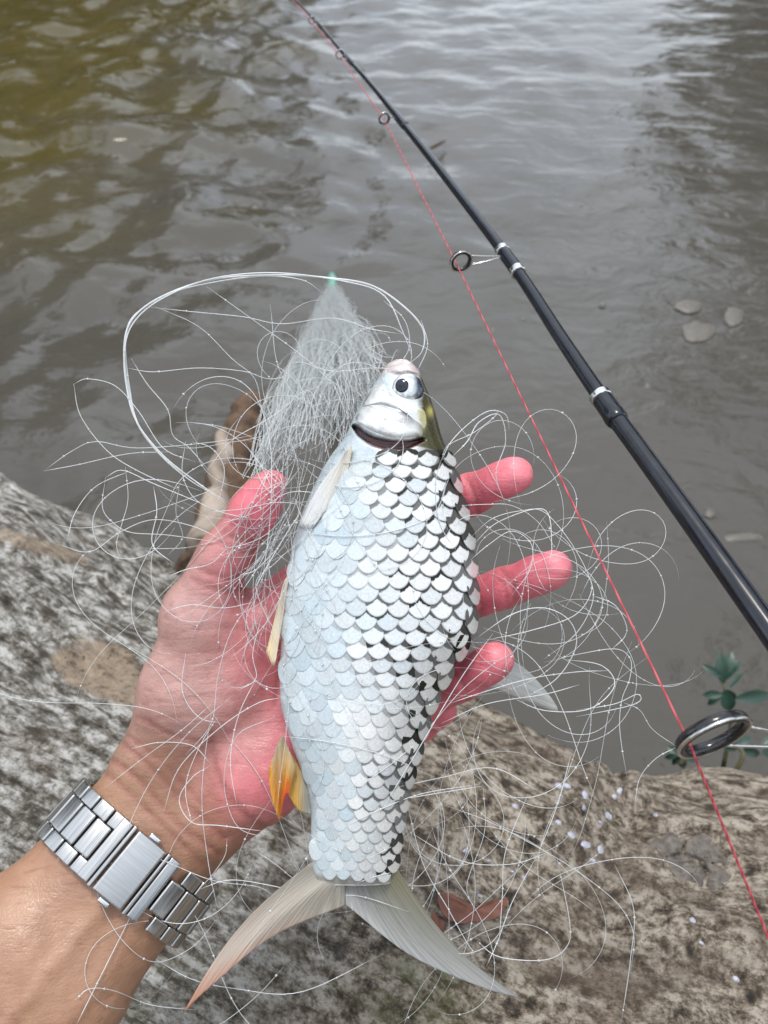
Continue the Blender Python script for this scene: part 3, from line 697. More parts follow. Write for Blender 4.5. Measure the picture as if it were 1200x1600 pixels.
while y < 1366:
    rs = float(np.interp(y, [700, 760, 1000, 1200, 1366], [19, 21.5, 22, 18.5, 14.5]))
    L0, R0 = float(sm(yL, y)), float(sm(yR, y))
    wsp = float(np.interp(y, [700, 1000, 1200, 1366], [31, 33, 26, 21]))
    k0 = -.5 if row % 2 else 0.0
    x = R0 - 4 - (wsp * .5 if row % 2 else 0)
    while x > L0 + 10:
        yy = y + (R0 - x) * (-.035) + rng.normal() * .8
        xx = x + rng.normal() * .8; h_ = hit(xx, max(yy, 700), BV_fish)
        okg = y > 735 or xx > np.interp(y, [700, 720, 735], [640, 575, 540])
        vis = h_ and h_[1].dot((CV - h_[0]).normalized()) > .30
        if y < 850 and xx < np.interp(y, [700, 760, 850], [560, 532, 470]): okg = False
        if vis and okg:
            n_ = h_[1]; ax = (upv - n_ * upv.dot(n_)).normalized()
            tilt = float(np.interp(yy, [700, 1000, 1100, 1366], [-.10, -.03, .16, .06])); ax = Matrix.Rotation(-tilt, 3, n_) @ ax
            bx_ = ax.cross(n_).normalized()
            sx = .66 * wsp * h_[2] / F; fs = max(.55, abs(n_.dot((CV - h_[0]).normalized())))
            sy = rs * 1.06 * h_[2] / F; u = (xx - L0) / (R0 - L0); sz_ = .0008 + .0002 * float(sstep(.3, .7, u))
            tl = Matrix.Rotation(-(.040 + .012 * float(sstep(.3, .7, u))), 3, bx_); axt, nt_ = tl @ ax, tl @ n_
            M = Matrix(((bx_.x * sx, axt.x * sy, nt_.x * sz_, 0), (bx_.y * sx, axt.y * sy, nt_.y * sz_, 0), (bx_.z * sx, axt.z * sy, nt_.z * sz_, 0), (0, 0, 0, 1)))
            M.translation = h_[0] + n_ * (.00046 + .00024 * float(sstep(.3, .7, u)) + .0004 * float(sstep(.82, .97, u)))
            o = inst('scale', me_sc0 if row < 2 else me_sc, M, fish); nsc += 1
            dk = float(sstep(.18, .62, u + .10 * math.sin(yy * .021) + .05 * rng.normal() - .22 * sstep(1020, 1120, yy) * (1 - sstep(1120, 1300, yy) * .4))) * (1 - .55 * sstep(1230, 1340, yy) * (u < .85))
            gl = float(.16 + .34 * sstep(.35, .75, u))
            o.color = (dk * (.8 + .2 * rng.random()) , gl, float(.85 - .75 * sstep(.08, .8, u + .08 * rng.normal()) + .1 * rng.normal()), 1)
        x -= wsp
    y += rs; row += 1

# fins
def fin(name, base, rim, depth_b, depth_r, colf, nr=14, nu=60, corr=.00014, thick=.0004, parent=fish, bow0=(0, 0), bow1=(0, 0)):
    B = cr(base, nu); Rm = cr(rim, nu); V = []; C_ = []; UV = []
    for j in range(nr):
        t = j / (nr - 1)
        for i in range(nu):
            s = i / (nu - 1); q = B[i] * (1 - t) + Rm[i] * t + (np.array(bow0) * (1 - s) + np.array(bow1) * s) * math.sin(math.pi * t)
            d = depth_b(s) * (1 - t) + depth_r(s) * t + corr * math.sin(s * nu * 1.55) * (.3 + .7 * t) + .0012 * math.sin(s * 5 + t * 3)
            V.append(np.array(W(q[0], q[1], d))); C_.append(colf(s, t)); UV.append((s, t))
    n = len(V); cd = np.array(CM.to_3x3() @ Vector((0, 0, -1))) * thick
    fc = grid_faces(nr, nu); V2 = np.vstack([V, np.array(V) + cd]); f2 = fc + [tuple(i + n for i in q[::-1]) for q in fc]
    bd = [i for i in range(nu)] + [j * nu + nu - 1 for j in range(1, nr)] + [(nr - 1) * nu + i for i in range(nu - 2, -1, -1)] + [j * nu for j in range(nr - 2, 0, -1)]
    for a, b_ in zip(bd, bd[1:] + bd[:1]): f2.append((b_, a, a + n, b_ + n))
    return obj(name, V2, f2, M_fin, parent, cols=np.array(C_ + C_), uv=np.array(UV + UV))
def mixc(a, b_, t): t = min(1, max(0, t)); return np.array(a) * (1 - t) + np.array(b_) * t
grey = (.46, .43, .37); pk = (.70, .56, .48); org = (.70, .22, .08); dgy = (.20, .20, .18)
dT = fd(1370) - .0005
fin('tail_fin', [(486, 1348), (505, 1358), (525, 1364), (538, 1366)], [(286, 1584), (322, 1548), (425, 1464), (540, 1414)], lambda s: dT, lambda s: dT - .012 * (1 - s) , 
    lambda s, t: mixc(mixc(grey, pk, (1 - s) * t * 1.1), org, max(0, (1 - s) * 1.0) * max(0, t - .72) * 2.6 * (1 if s < .5 else .7)), 30, 70, bow0=(-15, -13))
fin('tail_fin', [(537, 1366), (565, 1368), (595, 1366), (616, 1350)], [(541, 1414), (640, 1492), (745, 1540), (815, 1561)], lambda s: dT, lambda s: dT + .022 * s * s,
    lambda s, t: mixc(mixc((.30, .30, .29), (.27, .25, .15), s * (1 - t) * 1.2), (.46, .46, .45), t * .9), 30, 70, bow1=(-12, 15))
fin('anal_fin', [(441, 1148), (452, 1172), (462, 1198)], [(437, 1283), (444, 1246), (452, 1240)], lambda s: fd(1180) - .004, lambda s: fd(1240) - .010,
    lambda s, t: mixc(mixc((.55, .45, .28), (.72, .36, .04), t * 1.6), (.85, .13, .02), max(0, t - .45) * 2 * (.5 + .5 * (s > .3))), 20, 26)
fin('anal_fin', [(452, 1172), (468, 1200), (484, 1240)], [(450, 1242), (468, 1268), (487, 1273)], lambda s: fd(1200) - .001, lambda s: fd(1250) - .003,
    lambda s, t: mixc(mixc((.60, .38, .10), (.70, .42, .08), t), (.42, .42, .36), (s - .35) * 2.2), 16, 26)
fin('anal_fin', [(441, 1148), (434, 1162), (428, 1178)], [(437, 1283), (425, 1250), (419, 1205)], lambda s: fd(1180) - .004, lambda s: fd(1240) - .011,
    lambda s, t: mixc((.55, .48, .34), (.75, .36, .05), t * 1.3), 18, 20)
fin('pectoral_fin', [(551, 694), (544, 702), (536, 712)], [(502, 806), (486, 826), (466, 822)], lambda s: fd(700) - .0125 + .002 * s, lambda s: fd(820) - .0098 + .0035 * s,
    lambda s, t: mixc((.92, .82, .66), (.90, .92, .92), t * .7 + .7 * s), 16, 26, bow0=(10, 5), bow1=(-5, -3))
fin('pelvic_fin', [(452, 898), (446, 904), (442, 914)], [(436, 1002), (428, 1040), (416, 1018)], lambda s: fd(900) - .004, lambda s: fd(1000) - .0065,
    lambda s, t: mixc((.92, .86, .74), (.92, .74, .42), t * s), 16, 22)
fin('dorsal_fin', [(738, 985), (728, 1008), (706, 1045), (690, 1072)], [(796, 1028), (835, 1058), (870, 1112), (778, 1074)], lambda s: .352, lambda s: .372,
    lambda s, t: mixc((.40, .40, .38), (.68, .68, .64), t), 22, 50)
# fold of white belly skin beside the pectoral fin
BVF = BV_fish

# ------------------------------------------------------------------ wristwatch
axis_c = (np.array(W(262, 1268, .347)) - np.array(W(140, 1418, .329))); aw = Vector(axis_c).normalized()
Wc = W(203, 1345, .340)
e1 = Vector(R3[:, 2]); e1 = (e1 - aw * e1.dot(aw)).normalized(); e2 = aw.cross(e1).normalized()     # e1 towards viewer
if e2.dot(right) < 0: e2 = -e2
prof = []
for a in np.linspace(0, 2 * math.pi, 240, endpoint=False):
    dr = e1 * math.cos(a) + e2 * math.sin(a); rr = 0
    for s in (-.009, 0, .009):
        loc, n_, i_, t_ = BV_hand.ray_cast(Wc + aw * s + dr * .09, -dr)
        if loc: rr = max(rr, (loc - Wc).dot(dr))
    prof.append(rr + .0022)
prof = np.array(prof)
for _ in range(10): prof = (np.roll(prof, 1) + prof * 2 + np.roll(prof, -1)) / 4
ring_p = np.array([np.array(Wc + (e1 * math.cos(a) + e2 * math.sin(a)) * r) for a, r in zip(np.linspace(0, 2 * math.pi, 240, endpoint=False), prof)])
rp = np.vstack([ring_p, ring_p[:1]]); al = np.concatenate([[0], np.cumsum(np.linalg.norm(np.diff(rp, axis=0), axis=1))]); LTOT = al[-1]
def band(s):
    s = s % LTOT; p = Vector([np.interp(s, al, rp[:, k]) for k in range(3)]); q = Vector([np.interp((s + .0015) % LTOT, al, rp[:, k]) for k in range(3)]); q0 = Vector([np.interp((s - .0015) % LTOT, al, rp[:, k]) for k in range(3)])
    t = (q - q0).normalized(); n = aw.cross(t).normalized()
    if n.dot(p - Wc) < 0: n = -n
    return p, t, n
def rbox(lx, ly, lz, bev, crown=0):
    bm = bmesh.new(); bmesh.ops.create_cube(bm, size=1)
    for v_ in bm.verts: v_.co = Vector((v_.co.x * lx, v_.co.y * ly, v_.co.z * lz))
    bmesh.ops.bevel(bm, geom=list(bm.edges), offset=bev, segments=3, profile=.6, affect='EDGES')
    me = bpy.data.meshes.new('link'); bm.to_mesh(me); bm.free(); me.polygons.foreach_set('use_smooth', [True] * len(me.polygons)); return me
BW = .0262; pitch = .0078
watch = empty('wristwatch', Wc - e1 * .02, 'silver steel link watch bracelet with folding clasp worn on the wrist', 'watch')
me_mid = rbox(BW * .52, pitch * .97, .0032, .0009); me_out = rbox(BW * .235, pitch * .97, .0030, .0008)
for m_ in (me_mid, me_out): m_.materials.append(M_steel)
def put(name, me, s, across, lift, parent=watch, tw=0):
    p, t, n = band(s); M = Matrix(((aw.x, t.x, n.x, 0), (aw.y, t.y, n.y, 0), (aw.z, t.z, n.z, 0), (0, 0, 0, 1))); M.translation = p + aw * across + n * lift
    return inst(name, me, M, parent)
# find arclength of the clasp centre (pixel 214,1338)
best = min(range(240), key=lambda i: (pix(ring_p[i])[0] - 208) ** 2 + (pix(ring_p[i])[1] - 1352) ** 2 + (0 if (Vector(ring_p[i]) - Wc).dot(e1) > 0 else 1e9)); s0 = al[best]
CL = .0088
me_cl = rbox(BW * 1.0, CL * 2 * .80, .0034, .0010); me_cl.materials.append(M_clasp)
cl = put('clasp', me_cl, s0, 0, .0010)
me_rail = rbox(BW * 1.02, .0016, .0038, .0006); me_rail.materials.append(M_steel)
for sg in (-1, 1): put('clasp_hinge', me_rail, s0 + sg * (CL * .80 + .0014), 0, .0007)
me_btn = rbox(.0022, .0052, .0024, .0008); me_btn.materials.append(M_steel2)
for sg in (-1, 1): put('push_button', me_btn, s0, sg * (BW * .5 + .0011), .0006)
me_end = rbox(BW * 1.0, .0050, .0032, .0008); me_end.materials.append(M_steel)
for sg in (-1, 1): put('end_link', me_end, s0 + sg * (CL * .80 + .0052), 0, .0003)
s = CL * .80 + .0052 + .0028; free = LTOT - 2 * s; nl = int(free / pitch); pt = free / nl
for i in range(nl):
    sc = s0 + s + pt * (i + .5)
    if abs((sc - s0) - LTOT / 2) < .018: continue
    put('centre_link', me_mid, sc, 0, .0002)
    for sg in (-1, 1): put('outer_link', me_out, sc + pt * .5, sg * BW * .3825, -.0001)
p, t, n = band(s0 + LTOT / 2)
v, f, c_ = dome(p + n * .001, n, .0195, .006, 10, 40); obj('watch_case', v, f, M_steel2, watch)

# ------------------------------------------------------------------ fishing rod
def rdep(x): return 1 / (3.33 - 1.16 * (1200 - x) / 400.0)
rp_ = [(1560, 1492), (1380, 1237), (1200, 982), (1100, 842), (1000, 704), (945, 629), (880, 533), (800, 412), (700, 281), (625, 187), (580, 132), (537, 84), (500, 40), (463, 2), (446, -12)]
RP = cr([np.array(W(x, y, rdep(x))) for x, y in rp_], 400)
rx_, ry_, rd_ = pix(RP)
def rrad(x): return float(np.interp(-x, [-1560, -1200, -960, -955, -940, -800, -625, -535, -463, -440], [.0060, .0048, .00435, .00400, .00395, .0034, .0026, .0016, .0009, .0007]))
rod = empty('fishing_rod', W(1560, 1492, rdep(1560)), 'slim glossy black spinning rod with wire line guides stretching out over the water', 'fishing rod')
def rseg(x0, x1): return [i for i in range(len(RP)) if x1 <= rx_[i] <= x0]
for nm, x0, x1 in (('butt_section', 1560, 950), ('tip_section', 952, 440)):
    ii = rseg(x0, x1); v, f = tube(RP[ii], [rrad(rx_[i]) for i in ii], 20); obj(nm, v, f, M_rod, rod)
def sleeve(name, x0, x1, extra, m, parent=rod):
    P = [];
    for x in np.linspace(x0, x1, 12):
        i = int(np.argmin(np.abs(rx_ - x))); j = i + 1 if rx_[i] > x else i - 1; j = min(max(j, 0), len(RP) - 1)
        w = 0 if abs(rx_[j] - rx_[i]) < 1e-6 else (x - rx_[i]) / (rx_[j] - rx_[i]); P.append(RP[i] * (1 - w) + RP[j] * w)
    rr = [rrad(x) + extra * min(1, 2.2 * math.sin(math.pi * (k + .5) / 12)) for k, x in enumerate(np.linspace(x0, x1, 12))]
    v, f = tube(P, rr, 20); return obj(name, v, f, m, parent)
sleeve('ferrule', 967, 937, .0011, M_rod); sleeve('trim_ring', 942, 936, .0015, M_steel2)
ri = lambda x: int(np.argmin(np.abs(rx_ - x)))
def guide(gx_, gy_, D, foot_x, wrap0, wrap1, tubeR):
    i = ri(foot_x) if foot_x < 1550 else 0; dirv = Vector(RP[min(i + 3, len(RP) - 1)] - RP[max(i - 3, 0)]).normalized()
    foot = Vector(RP[i]); d = rdep(foot_x)
    # the ring's centre lies in the plane through the foot, leaned a little along the rod
    ry = (W(gx_, gy_, 1) - CV); n_pl = dirv
    tt = (foot - CV + dirv * (D * .25)).dot(n_pl) / ry.dot(n_pl); c = CV + ry * tt
    root = None
    ax = dirv; u = ax.orthogonal().normalized(); w = ax.cross(u)
    V = []; ns, nm = 40, 12
    for a in range(ns):
        A = 2 * math.pi * a / ns; rd = u * math.cos(A) + w * math.sin(A)
        for q in range(nm):
            B = 2 * math.pi * q / nm; V.append(np.array(c + rd * (D / 2 + tubeR * math.cos(B)) + ax * tubeR * 1.35 * math.sin(B)))
    f = [(a * nm + q, ((a + 1) % ns) * nm + q, ((a + 1) % ns) * nm + (q + 1) % nm, a * nm + (q + 1) % nm) for a in range(ns) for q in range(nm)]
    g_ = obj('line_guide', V, f, M_ring, rod)
    V2 = []
    for a in range(ns):
        A = 2 * math.pi * a / ns; rd = u * math.cos(A) + w * math.sin(A)
        for q in range(8):
            B = 2 * math.pi * q / 8; V2.append(np.array(c + ax * -tubeR * .9 + rd * (D / 2 + tubeR * .75 + tubeR * .42 * math.cos(B)) + ax * tubeR * .42 * math.sin(B)))
    f2 = [(a * 8 + q, ((a + 1) % ns) * 8 + q, ((a + 1) % ns) * 8 + (q + 1) % 8, a * 8 + (q + 1) % 8) for a in range(ns) for q in range(8)]
    obj('ring_frame', V2, f2, M_steel2, g_)
    to = (foot - c).normalized(); sd = ax.cross(to).normalized(); rr = rrad(foot_x)
    for sg in (-1, 1):
        P = [np.array(c + to * (D / 2 + tubeR * .6) * .86 + sd * sg * D * .27), np.array(c * .45 + foot * .55 + sd * sg * D * .15 - ax * .0004), np.array(foot - to * rr * .95 + sd * sg * D * .03), np.array(foot - to * rr * 1.02 - ax * D * .45)]
        v, f = tube(cr(P, 14), max(.00028, D * .026), 8); obj('leg', v, f, M_steel2, g_)
    sleeve('thread_wrap', wrap0, wrap1, .0006, M_rod, g_)
    return c
c1 = guide(1113, 1147, .0205, 1330, 1352, 1318, .0014)
c2 = guide(720, 408, .0112, 790, 812, 784, .0011)
sleeve('trim_ring', 811, 806, .0011, M_steel2); sleeve('trim_ring', 787, 783, .0010, M_steel2)
c3 = guide(600, 185, .0078, 623, 634, 617, .0008)
c4 = guide(531, 85, .0068, 546, 551, 540, .0006)
c5 = guide(487, 32, .0062, 499, 503, 494, .0005)
c6 = guide(455, -3, .0058, 462, 465, 457, .0005)
# red line through the guides
def inring(c, D, px, py):
    """a point on the ring's inner edge nearest a pixel, in the ring's own depth"""
    d = -(CMI @ c).z; return W(px, py, d)
LP = [W(1235, 1550, .238), W(1200, 1464, .246), inring(c1, .02, 1078, 1163), inring(c2, .011, 714, 414), inring(c3, .008, 601, 188), inring(c4, .007, 531, 87), inring(c5, .006, 487, 33), inring(c6, .006, 456, -2)]
pts = []
for a, b_ in zip(LP[:-1], LP[1:]):
    for t in np.linspace(0, 1, 8, endpoint=False): pts.append(np.array(a.lerp(b_, t)))
pts.append(np.array(LP[-1]))
v, f = tube(pts, np.linspace(.00042, .00030, len(pts)), 6)
tag(obj('fishing_line', v, f, M_red), 'thin red braided line running through the rod guides', 'fishing line')

# ------------------------------------------------------------------ the gill net
net = empty('fishing_net', W(470, 760, .345), 'tangled clear nylon gill net wrapped round the fish and hand', 'net')
knots = []
def surf(px, py):
    m = 9.0
    for bv in (BV_fish, BV_hand):
        h_ = hit(px, py, bv)
        if h_: m = min(m, h_[2])
    return m
def drape(pts, lift=.0012):
    """pts: (px, py, depth) -> world points kept in front of whatever they cross"""
    D = np.array([min(p_[2], surf(p_[0], p_[1]) - lift) for p_ in pts])
    for _ in range(3):
        E = D.copy(); E[1:-1] = (D[:-2] + D[1:-1] * 2 + D[2:]) / 4; D = np.minimum(D, E)
    return np.array([np.array(W(p_[0], p_[1], d)) for p_, d in zip(pts, D)])
def add_knots(P, lo_=4, hi_=11):
    k = random.randint(2, hi_)
    while k < len(P) - 1: knots.append((P[k], random.uniform(.0005, .00085))); k += random.randint(lo_ + 2, hi_ + 3)
def strand(px, d0=.31, d1=None, r=.00024, n=None, obj_=True, kn=True):
    d1 = d0 if d1 is None else d1; q = cr(px, n or max(10, len(px) * 6)); D = np.linspace(d0, d1, len(q))
    P = drape([(a, b_, c_) for (a, b_), c_ in zip(q, D)])
    if kn: add_knots(P)
    e_ = np.minimum(np.arange(len(P)), np.arange(len(P))[::-1]) / (len(P) * .12); v, f = tube(P, r * np.clip(e_, .22, 1), 5)
    if obj_: obj('strand', v, f, M_net, net)
    return v, f
main = [(352, 782), (300, 748), (252, 712), (215, 662), (200, 605), (194, 545), (206, 500), (250, 465), (330, 437), (430, 430), (510, 434), (580, 446), (632, 480), (661, 515), (660, 548), (640, 568)]
strand(main, .322, .335, .00042, 90)
strand([(a + 3 * math.sin(i * 1.3), b_ + 4 * math.cos(i)) for i, (a, b_) in enumerate(main[:10])] + [(540, 440), (600, 462), (630, 520), (645, 560)], .319, .333, .00030, 80)
strand([(a - 3 * math.sin(i * 1.1), b_ + 3 * math.sin(i * 2)) for i, (a, b_) in enumerate(main[:8])] + [(300, 448), (400, 432), (470, 437), (505, 458)], .321, .334, .00026, 80)
L_ = [
 [(235, 480), (300, 487), (380, 495), (440, 506), (520, 497), (580, 514), (628, 522)], [(322, 447), (400, 503), (480, 562), (535, 615)], [(240, 478), (310, 510), (362, 560), (398, 592), (410, 642), (424, 690)],
 [(198, 575), (240, 581), (310, 575), (380, 580), (420, 592), (458, 585)], [(115, 600), (137, 592), (180, 603), (216, 642), (255, 700), (305, 722)], [(115, 600), (126, 650), (165, 702), (210, 733), (285, 768)],
 [(68, 736), (112, 705), (150, 690), (215, 700), (330, 691), (400, 679)], [(68, 736), (122, 726), (200, 709), (265, 706)], [(165, 746), (192, 735), (243, 757), (335, 795)], [(165, 746), (160, 792), (176, 816), (205, 832), (262, 836), (345, 848)],
 [(196, 730), (200, 780), (190, 820), (182, 850), (188, 872)], [(105, 842), (118, 800), (150, 760), (205, 735)], [(90, 850), (140, 862), (190, 830), (240, 812), (300, 822), (350, 845)],
 [(205, 560), (230, 600), (262, 640), (270, 680), (296, 700), (330, 740)], [(290, 690), (285, 740), (305, 780), (345, 800), (400, 812)], [(300, 690), (330, 700), (350, 730), (345, 770), (330, 800)],
 [(280, 760), (275, 800), (285, 840), (262, 868)], [(240, 760), (245, 800), (238, 850), (270, 880)], [(265, 900), (290, 890), (330, 880), (360, 850)],
 [(430, 665), (440, 620), (450, 575), (470, 566), (520, 580), (590, 575), (650, 585)], [(455, 580), (470, 605), (480, 650), (470, 690)], [(500, 640), (480, 610), (440, 640), (410, 660), (360, 690), (320, 740)],
 [(330, 800), (380, 795), (430, 785), (470, 788)], [(340, 820), (400, 800), (450, 770), (500, 770)],
 [(625, 570), (640, 540), (632, 500), (600, 470)], [(652, 580), (668, 540), (658, 500)],
 [(690, 720), (705, 690), (735, 660), (765, 642), (790, 648), (796, 672)], [(690, 720), (700, 696), (740, 676), (772, 652), (778, 642)], [(705, 715), (730, 690), (748, 660), (780, 648), (790, 690), (775, 740), (790, 790)],
 [(735, 840), (770, 810), (815, 798), (850, 800), (890, 845), (920, 900), (926, 940), (900, 990), (850, 1030)], [(740, 850), (780, 815), (850, 796), (862, 850), (858, 880)], [(735, 875), (765, 850), (800, 830), (830, 850), (828, 890), (800, 930)],
 [(720, 790), (760, 788), (800, 790), (840, 815), (870, 860)], [(760, 1000), (830, 985), (900, 960), (925, 915), (900, 880)], [(740, 1000), (800, 960), (850, 950), (890, 970), (900, 1010), (870, 1060), (820, 1090)],
 [(850, 1035), (905, 1022), (962, 1014), (985, 1030), (984, 1060), (972, 1092), (968, 1130), (972, 1170), (980, 1215)], [(900, 1110), (960, 1100), (995, 1085), (1000, 1095), (975, 1105), (900, 1120)],
 [(975, 1098), (1000, 1110), (1020, 1140), (1058, 1167)], [(1058, 1167), (1025, 1185), (1000, 1215), (992, 1255)], [(800, 1090), (850, 1110), (920, 1108), (960, 1072), (940, 1040), (880, 1030)],
 [(925, 930), (960, 945), (978, 975), (976, 995), (955, 1015)], [(700, 1100), (760, 1080), (830, 1060), (900, 1050), (950, 1048)], [(690, 1130), (760, 1100), (850, 1085), (905, 1070)],
 [(632, 1238), (652, 1320), (668, 1365), (700, 1420), (728, 1470), (742, 1490)], [(700, 1260), (760, 1282), (830, 1318), (900, 1360), (965, 1412), (990, 1460), (985, 1520)], [(620, 1230), (690, 1215), (770, 1200), (840, 1235)],
 [(610, 1252), (680, 1240), (755, 1228)], [(755, 1230), (757, 1300), (730, 1380), (740, 1420)], [(840, 1335), (800, 1410), (778, 1470), (760, 1510)], [(840, 1335), (870, 1260), (892, 1180)], [(870, 1340), (890, 1440), (885, 1480), (850, 1500), (780, 1495), (745, 1470)],
 [(825, 1240), (790, 1330), (785, 1400), (780, 1470)], [(960, 1350), (990, 1420), (985, 1500), (972, 1590)], [(640, 1300), (720, 1345), (800, 1350), (860, 1330)], [(540, 1290), (600, 1262), (660, 1240), (750, 1225)],
 [(150, 1362), (155, 1405), (190, 1468), (240, 1503), (300, 1480), (342, 1432)], [(118, 1562), (140, 1545), (178, 1548), (235, 1570), (305, 1578)], [(120, 1600), (150, 1540), (190, 1460), (210, 1420)],
 [(150, 1352), (200, 1345), (240, 1340), (330, 1375), (400, 1385), (430, 1400)], [(245, 1500), (300, 1530), (370, 1545), (470, 1550), (600, 1490)], [(310, 1390), (360, 1375), (430, 1385), (490, 1400), (560, 1400), (640, 1425)],
 [(400, 1330), (430, 1350), (470, 1380), (520, 1395)], [(330, 1100), (285, 1140), (230, 1180), (165, 1230)], [(205, 1170), (250, 1160), (300, 1165), (328, 1192)], [(350, 1040), (345, 1060), (370, 1075), (410, 1060)],
 [(440, 1090), (400, 1100), (340, 1140), (280, 1200), (255, 1270)], [(430, 1120), (370, 1150), (350, 1220), (370, 1290), (420, 1310)], [(330, 1195), (300, 1215), (280, 1250), (300, 1285), (345, 1290), (420, 1300)],
 [(290, 1020), (285, 1080), (310, 1120), (345, 1130)], [(400, 930), (360, 990), (340, 1060), (330, 1130), (290, 1180)], [(410, 960), (395, 1020), (400, 1060), (370, 1080)], [(258, 955), (300, 945), (350, 950), (400, 940)],
 [(370, 1260), (360, 1190), (372, 1120), (400, 1060)], [(440, 1000), (415, 960), (400, 910), (430, 880), (450, 860)], [(380, 920), (375, 900), (400, 890), (440, 850)], [(395, 925), (420, 880), (450, 830), (470, 800)],
 [(300, 1290), (290, 1230), (310, 1170), (340, 1120)], [(180, 1340), (230, 1230), (290, 1150), (360, 1090)], [(355, 1310), (350, 1340), (320, 1380), (290, 1400)],
 [(460, 830), (540, 838), (620, 828), (680, 800), (700, 740)], [(690, 715), (680, 760), (688, 820), (720, 870)], [(440, 1150), (520, 1160), (600, 1180), (680, 1215)], [(560, 1230), (640, 1170), (720, 1080), (780, 1030)], [(600, 1260), (660, 1160), (720, 1060), (770, 990)],
]
for px in L_: strand(px, random.uniform(.306, .322), random.uniform(.308, .330), random.uniform(.00012, .00018))
# loose tangle: random looping yarns per region
def loopy(x, y, length, turn, head, cx, cy, sx, sy):
    P = []; a = random.uniform(0, 6.28) if head is None else head; sg = random.choice((-1, 1)); m = sg * turn * random.uniform(.3, 1.5); w = m
    for _ in range(int(length / 9)):
        P.append((x, y)); w = w * .93 + m * .07 + random.gauss(0, turn * .16)
        if random.random() < .012: m = -m
        ux_, uy_ = (cx - x) / sx, (cy - y) / sy; far = math.hypot(ux_, uy_)
        if far > 1.7: a += .06 * math.sin(math.atan2(uy_, ux_) - a) * min(2, far - 1.4)
        a += max(-.45, min(.45, w)); x += 9 * math.cos(a); y += 9 * math.sin(a)
    return P
loose = []
def region(cnt, cx, cy, sx, sy, L0, L1, turn, d0, d1, r=.0002, head=None, keep=0):
    for i in range(cnt):
        x, y = random.gauss(cx, sx), random.gauss(cy, sy); hd_ = None if head is None else math.radians(random.gauss(head, 22))
        P = loopy(x, y, random.uniform(L0, L1), turn, hd_, cx, cy, sx, sy)
        if len(P) < 5: continue
        on = sum(1 for a, b_ in P[::3] if hit(a, b_, BV_fish)) / len(P[::3])
        if on > .3 and random.random() < .85 and r > .00013: continue
        D = random.uniform(d0, d1); D2 = D + random.uniform(-.010, .012); q = [(a, b_, D + (D2 - D) * k / len(P)) for k, (a, b_) in enumerate(P)]
        r = r * 1.0; W_ = drape(q); add_knots(W_); e_ = np.minimum(np.arange(len(W_)), np.arange(len(W_))[::-1]) / (len(W_) * .15); v, f = tube(W_, r * random.uniform(.6, .95) * np.clip(e_, .25, 1), 4)
        if i < keep: obj('strand', v, f, M_net, net)
        else: loose.append((v, f))
region(8, 290, 770, 75, 60, 250, 550, .045, .315, .345, .00019, keep=9)
region(7, 340, 1090, 55, 110, 220, 500, .04, .315, .335, .00017, keep=9)
region(30, 800, 920, 45, 80, 200, 480, .065, .318, .345, .00016, keep=20)
region(12, 850, 1030, 55, 60, 220, 500, .06, .318, .345, .00016, keep=10)
region(18, 690, 1180, 40, 80, 220, 450, .045, .322, .345, .00015, head=95, keep=18)
region(9, 760, 1340, 70, 90, 220, 450, .045, .325, .35, .00015, keep=9)
region(7, 420, 1390, 90, 60, 250, 550, .04, .318, .345, .00016, keep=7)
region(3, 500, 1530, 140, 40, 250, 500, .04, .315, .34, .00016, keep=3)
region(50, 436, 850, 18, 60, 110, 280, .05, .318, .338, .00015, head=100)
region(48, 465, 690, 40, 48, 150, 350, .08, .345, .375, .00018)
region(22, 498, 770, 34, 60, 110, 250, .05, .318, .335, .0001, head=110)
region(7, 540, 900, 60, 120, 150, 350, .04, .30, .32, .00007)
region(8, 560, 1150, 55, 90, 150, 350, .04, .30, .32, .00007)
region(10, 462, 1010, 14, 110, 120, 280, .04, .305, .325, .0001, head=92)
v, f = join(loose); tag(obj('loose_tangle', v, f, M_net, net), kind='stuff')
# the gathered part of the net, drawn out towards the water and narrowing to a green cord
fan = []
tipW = gz(519, 448, .02)
for i in range(620):
    t0 = random.random() ** .7; u = random.uniform(-1, 1)
    bx_ = 500 + 108 * u + random.gauss(0, 8); by_ = 735 - 130 * (u + 1) * .5 * random.uniform(.6, 1.2) + random.gauss(0, 22); bd = random.uniform(.352, .392)
    A = W(bx_, by_, bd); B = tipW + Vector((random.gauss(0, .010), random.gauss(0, .012), random.gauss(.0, .008) + .01))
    e0 = .14 * random.random() ** 3; e1_ = random.uniform(.6, 1.0) if random.random() < .72 else random.uniform(.25, .5)
    n = 26; P = []; ph = random.uniform(0, 6.28); am = random.uniform(.0015, .0085); fr = random.uniform(12, 46); ph2 = random.uniform(0, 6.28)
    for k in range(n):
        t = e0 + (e1_ - e0) * (k / (n - 1)) ** 1.9; q = A.lerp(B, t); sp_ = (1 - t) ** .6
        q = q + right * (am * sp_ * math.sin(fr * t + ph)) + upv * (am * sp_ * math.cos(fr * 1.3 * t + ph2)) + right * (u * .009 * 4 * t * (1 - t)) - Vector((0, 0, .05)) * t * (1 - t)
        P.append(np.array(q))
    P = np.array(P); fan.append(tube(P, random.uniform(.00013, .00025), 4))
    if random.random() < .6: add_knots(P, 5, 9)
v, f = join(fan); tag(obj('gathered_mesh', v, f, M_net, net), kind='stuff')
cp = [np.array(gz(519, 462, .03)), np.array(gz(519, 446, .035)), np.array(gz(519, 436, .035)), np.array(gz(518, 428, .02))]
v, f = tube(cr(cp, 12), np.array([.006, .011, .013, .013, .014, .013, .012, .012, .011, .010, .009, .005]), 10); obj('green_cord', v, f, M_green, net)
